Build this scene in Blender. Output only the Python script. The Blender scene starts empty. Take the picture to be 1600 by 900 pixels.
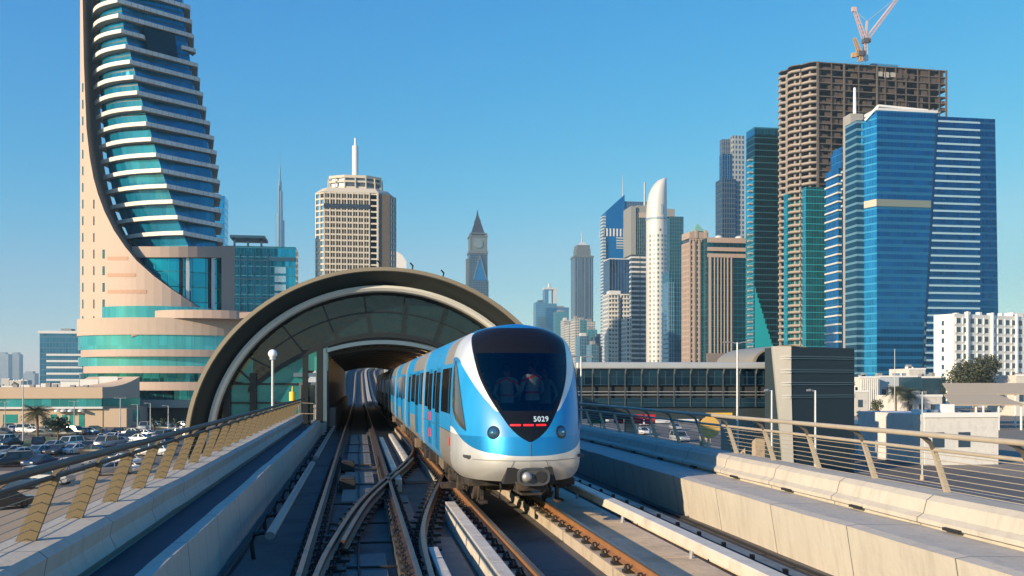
import bpy, math, random
from mathutils import Vector, Matrix
random.seed(7)
C = bpy.context.scene
COL = C.collection
R = math.radians
# ---------------------------------------------------------------- camera
CAMZ = 10.0
YAW = math.atan(239/1500); FPX = 1500.0; PITCH = 0.0
Fh = Vector((math.sin(YAW), math.cos(YAW), 0)); Rt = Vector((math.cos(YAW), -math.sin(YAW), 0)); Z = Vector((0,0,1))
FW = Fh*math.cos(PITCH) + Z*math.sin(PITCH); UP = -Fh*math.sin(PITCH) + Z*math.cos(PITCH)
cam_d = bpy.data.cameras.new('camera'); cam = bpy.data.objects.new('camera', cam_d); COL.objects.link(cam)
cam.location = (0,0,CAMZ)
cam.rotation_euler = Matrix((Rt, UP, -FW)).transposed().to_euler()
cam_d.sensor_width = 36; cam_d.lens = 36*FPX/1600; cam_d.shift_y = 150/1600; cam_d.clip_start = .1; cam_d.clip_end = 40000
C.camera = cam
# ---------------------------------------------------------------- sky, sun, exposure
SUN_AZ, SUN_EL = 57, 16.5; SKR = 17.5
trav = Vector((math.sin(R(SUN_AZ))*math.cos(R(SUN_EL)), math.cos(R(SUN_AZ))*math.cos(R(SUN_EL)), -math.sin(R(SUN_EL))))
W = bpy.data.worlds.new('World'); C.world = W; W.use_nodes = True
nt = W.node_tree; bg = nt.nodes['Background']
sky = nt.nodes.new('ShaderNodeTexSky'); sky.sky_type = 'NISHITA'; sky.sun_disc = False
sky.sun_elevation = R(SUN_EL); sky.sun_rotation = math.atan2(-trav.x, -trav.y) % (2*math.pi)
sky.air_density = 1.0; sky.dust_density = .1; sky.ozone_density = 5.5; sky.altitude = 0
hs = nt.nodes.new('ShaderNodeHueSaturation'); hs.inputs['Saturation'].default_value = 1.12; hs.inputs['Hue'].default_value = .497
nt.links.new(sky.outputs[0], hs.inputs['Color']); sc_ = nt.nodes.new('ShaderNodeSeparateColor'); cc_ = nt.nodes.new('ShaderNodeCombineColor'); nt.links.new(hs.outputs[0], sc_.inputs[0])
def wm(op,a,b):
    n=nt.nodes.new('ShaderNodeMath'); n.operation=op
    for i,v in enumerate((a,b)):
        if isinstance(v,(int,float)): n.inputs[i].default_value=v
        else: nt.links.new(v,n.inputs[i])
    return n.outputs[0]
# the camera's rendering of a dry winter sky: cooler overhead, paler at the horizon
K0 = .15*2**.35; KW = .15*2**.6
pr_ = wm('MULTIPLY', sc_.outputs[0], .78*K0); pg_ = wm('MULTIPLY', sc_.outputs[1], 1.09*K0); pb_ = wm('MULTIPLY', sc_.outputs[2], 1.10*K0)
nt.links.new(wm('DIVIDE', wm('MINIMUM', wm('MULTIPLY', wm('POWER', pr_, 2.4), SKR), wm('MULTIPLY', pr_, 1.8)), KW), cc_.inputs[0])
nt.links.new(wm('DIVIDE', pg_, KW), cc_.inputs[1])
nt.links.new(wm('DIVIDE', wm('MULTIPLY', wm('POWER', pb_, .40), .845), KW), cc_.inputs[2])
nt.links.new(cc_.outputs[0], bg.inputs['Color'])
bg.inputs['Strength'].default_value = .15
sl = bpy.data.lights.new('sun', 'SUN'); sl.energy = 5.0; sl.angle = R(.55); sl.color = (1, .80, .56)
sun = bpy.data.objects.new('sun', sl); COL.objects.link(sun); sun.rotation_euler = trav.to_track_quat('-Z', 'Y').to_euler()
sun.location = (-60, -40, 60)
C.view_settings.view_transform = 'Standard'; C.view_settings.look = 'None'; C.view_settings.exposure = 0.6; C.view_settings.gamma = 1
try:
    C.cycles.max_bounces = 6; C.cycles.diffuse_bounces = 2; C.cycles.glossy_bounces = 3; C.cycles.transmission_bounces = 4
    C.cycles.transparent_max_bounces = 8; C.cycles.volume_bounces = 0
    C.cycles.use_denoising = True; C.cycles.sample_clamp_indirect = 4
    C.cycles.volume_step_rate = 4
except Exception: pass
# ---------------------------------------------------------------- measuring helpers: where a sight line meets a depth or a level
def ray(px, py): return FW + Rt*((px-800)/FPX) + UP*((600-py)/FPX)
def at(px, py, D):
    r = ray(px, py); h = r.dot(Fh); return Vector((0,0,CAMZ)) + r*(D/h)
def gnd(px, py, z=0.0):
    r = ray(px, py); return Vector((0,0,CAMZ)) + r*((z-CAMZ)/r.z)
def hgt(px, py, D): return at(px, py, D).z
def reach(P, d, px, z=10.0):
    """length t so that P + t d stands under the sight line of column px at height z"""
    P = Vector((P[0],P[1],z)); 
    k = (px-800)/FPX
    def split(v): return v.dot(Rt), v.dot(FW)
    a, b = split(P-Vector((0,0,CAMZ))); c, e = split(Vector((d[0],d[1],0)))
    return (k*b - a)/(c - k*e)
# ---------------------------------------------------------------- mesh builder
class MB:
    def __init__(s): s.v=[]; s.f=[]; s.m=[]; s.mi=0
    def add(s, vs, fs):
        o=len(s.v); s.v += [tuple(p) for p in vs]; s.f += [tuple(i+o for i in f) for f in fs]; s.m += [s.mi]*len(fs); return s
    def box(s, x0,x1,y0,y1,z0,z1):
        return s.add([(x0,y0,z0),(x1,y0,z0),(x1,y1,z0),(x0,y1,z0),(x0,y0,z1),(x1,y0,z1),(x1,y1,z1),(x0,y1,z1)],
            [(0,3,2,1),(4,5,6,7),(0,1,5,4),(1,2,6,5),(2,3,7,6),(3,0,4,7)])
    def cbox(s, c, sz, rz=0, rx=0, ry=0):
        M = Matrix.Translation(c) @ Matrix.Rotation(rz,4,'Z') @ Matrix.Rotation(ry,4,'Y') @ Matrix.Rotation(rx,4,'X')
        h=[k/2 for k in sz]; q=[(-1,-1,-1),(1,-1,-1),(1,1,-1),(-1,1,-1),(-1,-1,1),(1,-1,1),(1,1,1),(-1,1,1)]
        return s.add([M@Vector((a*h[0],b*h[1],c_*h[2])) for a,b,c_ in q],[(0,3,2,1),(4,5,6,7),(0,1,5,4),(1,2,6,5),(2,3,7,6),(3,0,4,7)])
    def prism(s, poly, z0, z1):
        n=len(poly); vs=[(p[0],p[1],z0) for p in poly]+[(p[0],p[1],z1) for p in poly]
        return s.add(vs,[tuple(range(n-1,-1,-1)),tuple(range(n,2*n))]+[(i,(i+1)%n,(i+1)%n+n,i+n) for i in range(n)])
    def xprism(s, prof, y0, y1, f=None):
        """profile (x,z) swept along y"""
        n=len(prof); vs=[(p[0],y0,p[1]) for p in prof]+[(p[0],y1,p[1]) for p in prof]
        return s.add(vs,[tuple(range(n)),tuple(range(2*n-1,n-1,-1))]+[(i+n,(i+1)%n+n,(i+1)%n,i) for i in range(n)])
    def loft(s, rings, closed=True, caps=True):
        n=len(rings[0]); vs=[p for r in rings for p in r]; fs=[]
        for k in range(len(rings)-1):
            for i in range(n if closed else n-1):
                j=(i+1)%n; fs.append((k*n+i,k*n+j,(k+1)*n+j,(k+1)*n+i))
        if caps and closed: fs += [tuple(range(n-1,-1,-1)), tuple(range((len(rings)-1)*n, len(rings)*n))]
        return s.add(vs,fs)
    def cyl(s, x,y,z0,z1,r0,r1=None,n=16):
        r1 = r0 if r1 is None else r1
        return s.loft([[(x+r*math.cos(2*math.pi*i/n), y+r*math.sin(2*math.pi*i/n), z) for i in range(n)] for r,z in ((r0,z0),(r1,z1))])
    def lathe(s, x,y,prof,n=20):
        return s.loft([[(x+r*math.cos(2*math.pi*i/n), y+r*math.sin(2*math.pi*i/n), z) for i in range(n)] for r,z in prof])
    def tube(s, path, r, n=8):
        path=[Vector(p) for p in path]; rings=[]
        for i,p in enumerate(path):
            d=(path[min(i+1,len(path)-1)]-path[max(i-1,0)]).normalized()
            a=d.cross(Z) if abs(d.z)<.95 else d.cross(Vector((1,0,0))); a.normalize(); b=a.cross(d)
            rr = r[i] if isinstance(r,(list,tuple)) else r
            rings.append([p+a*rr*math.cos(2*math.pi*k/n)+b*rr*math.sin(2*math.pi*k/n) for k in range(n)])
        return s.loft(rings)
    def bar(s, p0, p1, w, h=None, up=None):
        """square bar between two points"""
        p0=Vector(p0); p1=Vector(p1); h=h or w; d=(p1-p0).normalized()
        u=Vector(up) if up else (Z if abs(d.z)<.95 else Vector((0,1,0)))
        a=d.cross(u).normalized()*w/2; b=a.cross(d).normalized()*h/2
        return s.loft([[p+a+b,p-a+b,p-a-b,p+a-b] for p in (p0,p1)])
    def sphere(s, c, r, n=16, m=10, sc=(1,1,1)):
        rings=[[(c[0]+r*sc[0]*math.sin(t)*math.cos(2*math.pi*i/n), c[1]+r*sc[1]*math.sin(t)*math.sin(2*math.pi*i/n), c[2]-r*sc[2]*math.cos(t)) for i in range(n)] for t in [max(.02,min(math.pi-.02,math.pi*k/m)) for k in range(m+1)]]
        return s.loft(rings)
    def sweep(s, path, prof):
        """profile (side, up) carried along a path"""
        path=[Vector(p) for p in path]; rings=[]
        for i,p in enumerate(path):
            d=(path[min(i+1,len(path)-1)]-path[max(i-1,0)]).normalized(); a=d.cross(Z).normalized()
            rings.append([p+a*q[0]+Z*q[1] for q in prof])
        return s.loft(rings)
    def build(s, name, mat, parent=None, smooth=False, bevel=0, loc=None, rz=0):
        me=bpy.data.meshes.new(name); me.from_pydata(s.v,[],s.f)
        mats = mat if isinstance(mat,(list,tuple)) else [mat]
        for m in mats: me.materials.append(m)
        if len(mats)>1: me.polygons.foreach_set('material_index', s.m)
        if smooth:
            me.polygons.foreach_set('use_smooth',[True]*len(me.polygons))
            if smooth != 'all':
                try: me.set_sharp_from_angle(angle=R(35))
                except Exception: pass
        me.update()
        o=bpy.data.objects.new(name, me); COL.objects.link(o)
        if parent: o.parent=parent
        if loc: o.location=loc
        if rz: o.rotation_euler.z=rz
        if bevel:
            b=o.modifiers.new('bevel','BEVEL'); b.width=bevel; b.segments=2; b.limit_method='ANGLE'
        return o
def tag(o, label, cat, group=None):
    o['label']=label; o['category']=cat
    if group: o['group']=group
    return o
def thing(name, label, cat, loc=(0,0,0), rz=0, group=None):
    o=bpy.data.objects.new(name,None); COL.objects.link(o); o.location=loc; o.rotation_euler.z=rz; o.empty_display_size=.5
    return tag(o,label,cat,group)
def struct(o, kind='structure'): o['kind']=kind; return o
def copy_tree(o, parent=None):
    c=o.copy(); COL.objects.link(c)
    if parent: c.parent=parent
    for ch in list(o.children): copy_tree(ch,c)
    return c
# ---------------------------------------------------------------- materials
MATS={}
def N(nt,t,**k):
    n=nt.nodes.new(t)
    for a,b in k.items():
        if a.startswith('_'): setattr(n,a[1:],b)
        else: n.inputs[a.replace('__',' ')].default_value=b
    return n
def mth(nt,op,a,b=None,c=None):
    n=nt.nodes.new('ShaderNodeMath'); n.operation=op
    for i,v in enumerate((a,b,c)):
        if v is None: continue
        if isinstance(v,(int,float)): n.inputs[i].default_value=v
        else: nt.links.new(v,n.inputs[i])
    return n.outputs[0]
def mixc(nt,f,a,b,mode='MIX'):
    n=nt.nodes.new('ShaderNodeMix'); n.data_type='RGBA'; n.blend_type=mode
    for i,v in ((0,f),(6,a),(7,b)):
        if isinstance(v,(int,float)): n.inputs[i].default_value=v
        elif isinstance(v,tuple): n.inputs[i].default_value=(*v[:3],1)
        else: nt.links.new(v,n.inputs[i])
    return n.outputs[2]
def base(name):
    m=bpy.data.materials.new(name); m.use_nodes=True; return m, m.node_tree, m.node_tree.nodes['Principled BSDF']
def mat(name, col, rough=.6, metal=0, var=.12, scale=1.5, bump=.0, dirt=None, dirt_scale=.6, dirt_amt=.5, streak=False, joint=None, spec=.5, coat=0):
    """plain painted / concrete / metal surface with uneven tone, stains, optional joints every joint metres along y"""
    if name in MATS: return MATS[name]
    m,nt,p=base(name); L=nt.links.new
    tc=N(nt,'ShaderNodeTexCoord'); co=tc.outputs['Object']
    nz=N(nt,'ShaderNodeTexNoise',Scale=scale,Detail=6,Roughness=.65); L(co,nz.inputs['Vector'])
    f=mth(nt,'MULTIPLY_ADD',nz.outputs[0],var*2,1-var)
    c=mixc(nt,1.0,tuple(col),f,'MULTIPLY')
    if dirt:
        mp=N(nt,'ShaderNodeMapping'); L(co,mp.inputs[0])
        mp.inputs['Scale'].default_value=(3,3,.25) if streak else (1,1,1)
        n2=N(nt,'ShaderNodeTexNoise',Scale=dirt_scale,Detail=7,Roughness=.7); L(mp.outputs[0],n2.inputs['Vector'])
        g=mth(nt,'MULTIPLY',mth(nt,'SMOOTH_MIN',mth(nt,'MAXIMUM',mth(nt,'MULTIPLY_ADD',n2.outputs[0],4,-1.9),0),1.0,.2),dirt_amt)
        c=mixc(nt,g,c,tuple(dirt))
    if joint:
        sx=N(nt,'ShaderNodeSeparateXYZ'); L(co,sx.inputs[0])
        fr=mth(nt,'FRACT',mth(nt,'DIVIDE',sx.outputs[1],joint)); j=mth(nt,'LESS_THAN',fr,.025/joint)
        c=mixc(nt,j,c,tuple(k*.3 for k in col))
    L(c,p.inputs['Base Color'])
    r=mth(nt,'MULTIPLY_ADD',nz.outputs[0],.25,rough-.12); L(r,p.inputs['Roughness'])
    p.inputs['Metallic'].default_value=metal; p.inputs['Specular IOR Level'].default_value=spec; p.inputs['Coat Weight'].default_value=coat
    if bump:
        b=N(nt,'ShaderNodeBump',Strength=bump,Distance=.02); n3=N(nt,'ShaderNodeTexNoise',Scale=scale*12,Detail=5); L(co,n3.inputs['Vector'])
        L(n3.outputs[0],b.inputs['Height']); L(b.outputs[0],p.inputs['Normal'])
    MATS[name]=m; return m
def facade(name, glass, frame, span, pw=1.5, fh=3.8, wf=.12, sf=.25, gm=.75, gr=.12, var=.35, fr_rough=.5, warp=.0, clear=0.0):
    """curtain wall: panes of glass between mullions, a spandrel band on every storey"""
    if name in MATS: return MATS[name]
    m,nt,p=base(name); L=nt.links.new
    tc=N(nt,'ShaderNodeTexCoord'); co=tc.outputs['Object']
    cr=N(nt,'ShaderNodeVectorMath',_operation='CROSS_PRODUCT'); L(tc.outputs['Normal'],cr.inputs[1]); cr.inputs[0].default_value=(0,0,1)
    dt=N(nt,'ShaderNodeVectorMath',_operation='DOT_PRODUCT'); L(co,dt.inputs[0]); L(cr.outputs[0],dt.inputs[1])
    sx=N(nt,'ShaderNodeSeparateXYZ'); L(co,sx.inputs[0])
    u=mth(nt,'DIVIDE',dt.outputs['Value'],pw); v=mth(nt,'DIVIDE',sx.outputs[2],fh)
    fu=mth(nt,'FRACT',u); fv=mth(nt,'FRACT',v)
    mu=mth(nt,'LESS_THAN',fu,wf); mv=mth(nt,'LESS_THAN',fv,sf)
    cx=N(nt,'ShaderNodeCombineXYZ'); L(mth(nt,'FLOOR',u),cx.inputs[0]); L(mth(nt,'FLOOR',v),cx.inputs[1])
    wn=N(nt,'ShaderNodeTexWhiteNoise'); L(cx.outputs[0],wn.inputs['Vector'])
    n2=N(nt,'ShaderNodeTexNoise',Scale=.05,Detail=4); L(co,n2.inputs['Vector'])
    k=mth(nt,'MULTIPLY_ADD',wn.outputs['Value'],var,1-var/2); k=mth(nt,'MULTIPLY',k,mth(nt,'MULTIPLY_ADD',n2.outputs[0],.8,.6))
    g=mixc(nt,1.0,tuple(glass),k,'MULTIPLY')
    c=mixc(nt,mv,g,tuple(span)); c=mixc(nt,mu,c,tuple(frame))
    msk=mth(nt,'MAXIMUM',mu,mv)
    L(c,p.inputs['Base Color'])
    L(mth(nt,'MULTIPLY_ADD',msk,-gm,gm),p.inputs['Metallic'])
    L(mth(nt,'MULTIPLY_ADD',msk,fr_rough-gr,gr),p.inputs['Roughness'])
    # panes lean a hair out of true
    ge=N(nt,'ShaderNodeNewGeometry'); 
    sb=N(nt,'ShaderNodeVectorMath',_operation='SUBTRACT'); L(wn.outputs['Color'],sb.inputs[0]); sb.inputs[1].default_value=(.5,.5,.5)
    sc=N(nt,'ShaderNodeVectorMath',_operation='SCALE'); L(sb.outputs[0],sc.inputs[0]); sc.inputs['Scale'].default_value=.02+warp
    ad=N(nt,'ShaderNodeVectorMath',_operation='ADD'); L(ge.outputs['Normal'],ad.inputs[0]); L(sc.outputs[0],ad.inputs[1])
    nm=N(nt,'ShaderNodeVectorMath',_operation='NORMALIZE'); L(ad.outputs[0],nm.inputs[0])
    L(nm.outputs[0],p.inputs['Normal'])
    MATS[name]=m; return m
def glassm(name, col, rough=.06, metal=.8, warp=.02, var=.3, scale=.3):
    if name in MATS: return MATS[name]
    m,nt,p=base(name); L=nt.links.new
    tc=N(nt,'ShaderNodeTexCoord'); nz=N(nt,'ShaderNodeTexNoise',Scale=scale,Detail=5); L(tc.outputs['Object'],nz.inputs['Vector'])
    L(mixc(nt,1.0,tuple(col),mth(nt,'MULTIPLY_ADD',nz.outputs[0],var*2,1-var),'MULTIPLY'),p.inputs['Base Color'])
    p.inputs['Roughness'].default_value=rough; p.inputs['Metallic'].default_value=metal
    b=N(nt,'ShaderNodeBump',Strength=warp*4,Distance=.05); n2=N(nt,'ShaderNodeTexNoise',Scale=scale*3,Detail=2); L(tc.outputs['Object'],n2.inputs['Vector'])
    L(n2.outputs[0],b.inputs['Height']); L(b.outputs[0],p.inputs['Normal'])
    MATS[name]=m; return m
def tinted(name, col, mixf=.25, rough=.03):
    """see-through dark glass: part mirror, part tinted pass-through"""
    m,nt,p=base(name); L=nt.links.new
    nt.nodes.remove(p); out=nt.nodes['Material Output']
    tr=N(nt,'ShaderNodeBsdfTransparent',Color=(*col,1)); gl=N(nt,'ShaderNodeBsdfGlossy',Roughness=rough,Color=(.8,.9,1,1))
    fr=N(nt,'ShaderNodeFresnel',IOR=1.45); mx=N(nt,'ShaderNodeMixShader'); L(mth(nt,'MULTIPLY_ADD',fr.outputs[0],1-mixf,mixf*.3),mx.inputs[0]); L(tr.outputs[0],mx.inputs[1]); L(gl.outputs[0],mx.inputs[2]); L(mx.outputs[0],out.inputs[0])
    MATS[name]=m; return m
CONC=mat('pale_concrete',(.47,.43,.36),.85,0,.14,.9,.35,dirt=(.24,.21,.17),dirt_scale=1.6,dirt_amt=.38,streak=True,joint=2.5)  # base colour of walls and barriers, with stains and joints
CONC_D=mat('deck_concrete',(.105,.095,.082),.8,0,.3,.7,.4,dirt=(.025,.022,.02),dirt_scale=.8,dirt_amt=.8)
CONC_P=mat('plinth_concrete',(.42,.35,.26),.85,0,.2,1.5,.4,dirt=(.2,.12,.06),dirt_scale=2.5,dirt_amt=.6)
TAN=mat('painted_steel_tan',(.42,.36,.27),.45,.1,.12,2,.05,dirt=(.2,.15,.1),dirt_scale=3,dirt_amt=.3)
RAILM=mat('rusty_rail',(.10,.055,.035),.55,.5,.3,3,.2)
RAILTOP=mat('rail_head',(.17,.13,.10),.35,.6,.15,5)
DARKM=mat('dark_iron',(.03,.028,.026),.6,.4,.3,4,.1)
STEEL=mat('galvanised_steel',(.42,.44,.45),.45,.6,.1,2)
WHITE=mat('white_paint',(.75,.74,.71),.5,0,.08,.5)
BLACK=mat('black_rubber',(.015,.015,.017),.7,0,.2,2)
HAZE=.00012
# ================================================================ ground, roads, viaduct
def ground_mat(name, a, b, scale, rough=.9, spots=None):
    m,nt,p=base(name); L=nt.links.new
    tc=N(nt,'ShaderNodeTexCoord'); n1=N(nt,'ShaderNodeTexNoise',Scale=scale,Detail=8,Roughness=.6); L(tc.outputs['Object'],n1.inputs['Vector'])
    n2=N(nt,'ShaderNodeTexNoise',Scale=scale*.05,Detail=5); L(tc.outputs['Object'],n2.inputs['Vector'])
    f=mth(nt,'MULTIPLY_ADD',n1.outputs[0],.8,mth(nt,'MULTIPLY_ADD',n2.outputs[0],1.6,-.7))
    cr=mixc(nt,mth(nt,'MINIMUM',mth(nt,'MAXIMUM',f,0),1),a,b); L(cr,p.inputs['Base Color']); p.inputs['Roughness'].default_value=rough
    MATS[name]=m; return m
SAND=ground_mat('desert_ground',(.38,.30,.2),(.26,.21,.15),.2)
ASPH=ground_mat('asphalt_surface',(.09,.078,.068),(.15,.125,.10),.3,.8)
PALE=ground_mat('dusty_paving',(.24,.2,.155),(.17,.145,.115),.25)
SANDLOT=ground_mat('sandy_lot',(.40,.30,.19),(.30,.225,.145),.35)
GRASS=ground_mat('verge_grass',(.07,.11,.03),(.10,.13,.05),1.5)
MARK=mat('road_marking',(.7,.7,.66),.7)
m=MB(); m.add([(-15000,-3000,0),(15000,-3000,0),(15000,20000,0),(-15000,20000,0)],[(0,1,2,3)])
struct(m.build('ground',SAND))
def sheet(name, pts, z, mt, kind='structure'):
    m=MB(); m.add([(p[0],p[1],z) for p in pts],[tuple(range(len(pts)))]); return struct(m.build(name,mt),kind)
def sheetpx(name, pxs, z, mt): return sheet(name,[gnd(a,b)[:2] for a,b in pxs],z,mt)
sheet('parking_lot',[(-260,118),(-24,118),(-24,300),(-260,300)],.004,ASPH)
sheet('sandy_ground',[(-200,20),(-14,20),(-14,117.9),(-200,117.9)],.004,SANDLOT)
sheet('road',[(14,-40),(70,-40),(70,2500),(14,2500)],.004,ASPH)
sheet('paving',[(70.2,-40),(420,-40),(420,700),(70.2,700)],.004,PALE)
sheet('side_road',[(-420,300.2),(-24,300.2),(-24,330),(-420,330)],.004,ASPH)
# markings
m=MB()
for x in (28,31.6,35.2,45,48.6,52.2):
    for k in range(0,60): m.box(x-.08,x+.08,10+k*9,13+k*9,.004,.008) if False else m.add([(x-.08,10+k*9,.008),(x+.08,10+k*9,.008),(x+.08,13+k*9,.008),(x-.08,13+k*9,.008)],[(0,1,2,3)])
for x in (24.4,41,42,56): m.add([(x-.1,0,.008),(x+.1,0,.008),(x+.1,900,.008),(x-.1,900,.008)],[(0,1,2,3)])
struct(m.build('lane_markings',MARK))
m=MB()
for yy in (126,141,158,180,205):
    for k in range(34):
        x=-150+k*3.6; m.add([(x,yy,.008),(x+.12,yy,.008),(x+.12,yy+5,.008),(x,yy+5,.008)],[(0,1,2,3)])
struct(m.build('bay_markings',MARK))
# planted islands in the car park with kerbs
def island(pts_px, nm='verge'):
    P=[gnd(*q)[:2] for q in pts_px]
    m=MB(); m.prism(P,0.0,.13); struct(m.build('kerb',CONC_P))
    cx=sum(p[0] for p in P)/len(P); cy=sum(p[1] for p in P)/len(P)
    Q=[(cx+(p[0]-cx)*.93,cy+(p[1]-cy)*.93) for p in P]
    sheet(nm,Q,.134,GRASS)
island([(26,697),(40,700),(84,691),(92,685),(75,683),(40,688)])
island([(95,676),(160,674),(165,668),(110,668)])
island([(0,686),(25,686),(30,680),(0,680)])
# ---- viaduct
RT=7.6; DK=7.2      # rail top, deck level
Y0,Y1=-14,54
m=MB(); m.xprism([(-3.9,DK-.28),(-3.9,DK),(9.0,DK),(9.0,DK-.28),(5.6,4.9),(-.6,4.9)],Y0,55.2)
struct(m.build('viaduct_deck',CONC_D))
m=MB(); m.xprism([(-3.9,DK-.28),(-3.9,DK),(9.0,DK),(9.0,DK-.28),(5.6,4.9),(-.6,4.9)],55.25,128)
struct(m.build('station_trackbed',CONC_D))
def pier(y):
    t=thing('viaduct_pier','concrete pier carrying the metro viaduct, %s'%{10:'nearest the camera',40:'just before the station arch'}[y],'pier',(2.5,y,0))
    m=MB(); m.cyl(0,0,0,3.6,1.0,1.0,24); m.build('column',CONC_P,t,smooth=True)
    m=MB(); m.xprism([(-1.05,3.6),(-2.9,4.88),(2.9,4.88),(1.05,3.6)],-1.2,1.2); m.build('pier_head',CONC_P,t)
pier(10); pier(40)
def jag(prof,y0,y1,step,amp,name,mt,**k):
    """long concrete run whose edges wander by a few millimetres"""
    m=MB(); rings=[]; n=int((y1-y0)/step)
    rr=random.Random(len(name)+int(abs(prof[0][0])*10))
    for i in range(n+1):
        y=y0+(y1-y0)*i/n; dx=rr.uniform(-amp,amp); dz=rr.uniform(-amp,amp)
        rings.append([(x+dx,y,z+(dz if z>DK+.3 else 0)) for x,z in prof])
    m.loft(rings); return m.build(name,mt,**k)
# left: inner wall, walkway, barrier
o=jag([(-2.30,DK),(-2.30,8.01),(-2.12,8.01),(-2.05,DK)],Y0,Y1,1.25,.012,'parapet_wall',CONC); tag(o,'low concrete wall along the left walkway, between it and the nearer track','wall')
struct(MB().box(-3.06,-2.31,Y0,Y1,DK+.004,7.80).build('left_walkway',mat('shaded_walkway_screed',(.07,.08,.095),.8,0,.2,.8,.2,dirt=(.04,.045,.05),dirt_scale=.5)))  # screed darkened and blued in colour to hold the walkway's shade
o=jag([(-3.75,DK+.01),(-3.75,8.30),(-3.66,8.36),(-3.10,8.36),(-3.02,8.29),(-3.05,8.12),(-2.98,7.95),(-3.08,7.81),(-3.08,DK+.01)],Y0,Y1,1.25,.008,'edge_barrier',CONC); tag(o,'thick rounded concrete barrier under the left railing','barrier')
# right: wall, ledge, barrier (slight curve towards the station)
o=jag([(6.85,DK),(6.72,8.01),(6.9,8.03),(7.84,8.0),(7.84,DK)],Y0,Y1,1.25,.008,'parapet_ledge',CONC); tag(o,'wide flat topped concrete ledge beside the right hand track','wall')
o=jag([(7.86,DK),(7.86,8.03),(7.80,8.06),(7.80,8.12),(7.90,8.18),(7.95,8.36),(8.05,8.43),(8.70,8.40),(8.85,8.3),(8.85,DK)],Y0,Y1,1.25,.008,'edge_barrier',CONC); tag(o,'rounded concrete barrier under the right railing','barrier')
m=MB(); 
t=thing('drain_outlet_row','row of small dark drain outlets along the foot of the right barrier','drain',(7.8,0,8.03))
for k in range(16):
    MB().box(-.05,.0,4+k*2.5,4.35+k*2.5,.005,.045).build('outlet',BLACK,t)  # small black boxes spaced along the barrier foot
# ---- railings
def railing(side):
    if side<0: bx,bz,tx,tz,hx,hz,lab,y0,step=-3.45,8.34,-3.18,9.02,-2.95,9.2,'bronze left hand railing with leaning flat posts and thin wires, on the concrete barrier',-8,1.7
    else: bx,bz,tx,tz,hx,hz,lab,y0,step=8.60,8.38,8.37,9.03,8.10,9.27,'tan right hand railing with inward leaning posts, curved brackets and wires',-9,2.0
    t=thing('viaduct_railing',lab,'railing',(bx,0,bz))
    PX=lambda x,z:(x-bx,z-bz)
    y=y0; n=0; first=None
    a=PX(bx,bz-.02); b=PX(tx,tz); c=PX(hx,hz)
    while y<Y1-1 and n<90:
        if first is None:
            m=MB(); w=.10 if side<0 else .035; d=.035 if side<0 else .06
            mid=(b[0]*.92+c[0]*.08,b[1]+.03)
            # flat post, then a bracket curving in to the handrail
            def blade(pts,ws,ht):
                rings=[]
                for (x,z),w_ in zip(pts,ws):
                    rings.append([(x-w_,-ht,z),(x+w_,-ht,z),(x+w_,ht,z),(x-w_,ht,z)])
                return rings
            m.loft(blade([a,((a[0]+b[0])/2,(a[1]+b[1])/2),b],[.10,.09,.08] if side<0 else [.045,.038,.035],.028 if side<0 else .03))
            po=m.build('post',mat('bronze_post',(.17,.13,.07),.45,.2,.12,2,.05,dirt=(.15,.11,.06),dirt_scale=3,dirt_amt=.3) if side<0 else TAN,t)
            m=MB(); q=[b,(b[0]*.75+c[0]*.25,b[1]+(c[1]-b[1])*.55),(b[0]*.35+c[0]*.65,b[1]+(c[1]-b[1])*.85),(c[0],c[1]-.02)]
            rings=[]
            for i,(x,z) in enumerate(q):
                h=[.07,.055,.04,.025][i]; rings.append([(x,-.03,z-h),(x,.03,z-h),(x,.03,z+h*.4),(x,-.03,z+h*.4)])
            m.loft(rings); br=m.build('bracket',mat('bronze_bracket',(.12,.1,.075),.5,.2),t)
            po.location.y=br.location.y=y; first=(po,br)
        else:
            for s_ in first:
                k=s_.copy(); COL.objects.link(k); k.parent=t; k.location.y=y
        y+=step; n+=1
    m=MB(); m.tube([(c[0],Y0,c[1]),(c[0],Y1-.5,c[1])],.045 if side<0 else .04,12); m.build('handrail',mat('brushed_handrail',(.11,.085,.06),.5,.0,spec=.3) if side<0 else TAN,t,smooth=True)
    m=MB(); m.tube([(b[0],Y0,b[1]),(b[0],Y1-.5,b[1])],.028,10); m.build('lower_rail',mat('lower_rail_metal',(.09,.07,.05),.5,.0,spec=.3) if side<0 else TAN,t,smooth=True)
    nw=7
    for k in range(nw):
        f=(k+.7)/(nw+.4); m=MB(); m.tube([(a[0]+(b[0]-a[0])*f,Y0,a[1]+(b[1]-a[1])*f),(a[0]+(b[0]-a[0])*f,Y1-.5,a[1]+(b[1]-a[1])*f)],.006 if side>0 else .005,5); m.build('wire',TAN,t)
    return t
railing(-1); railing(1)
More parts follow.
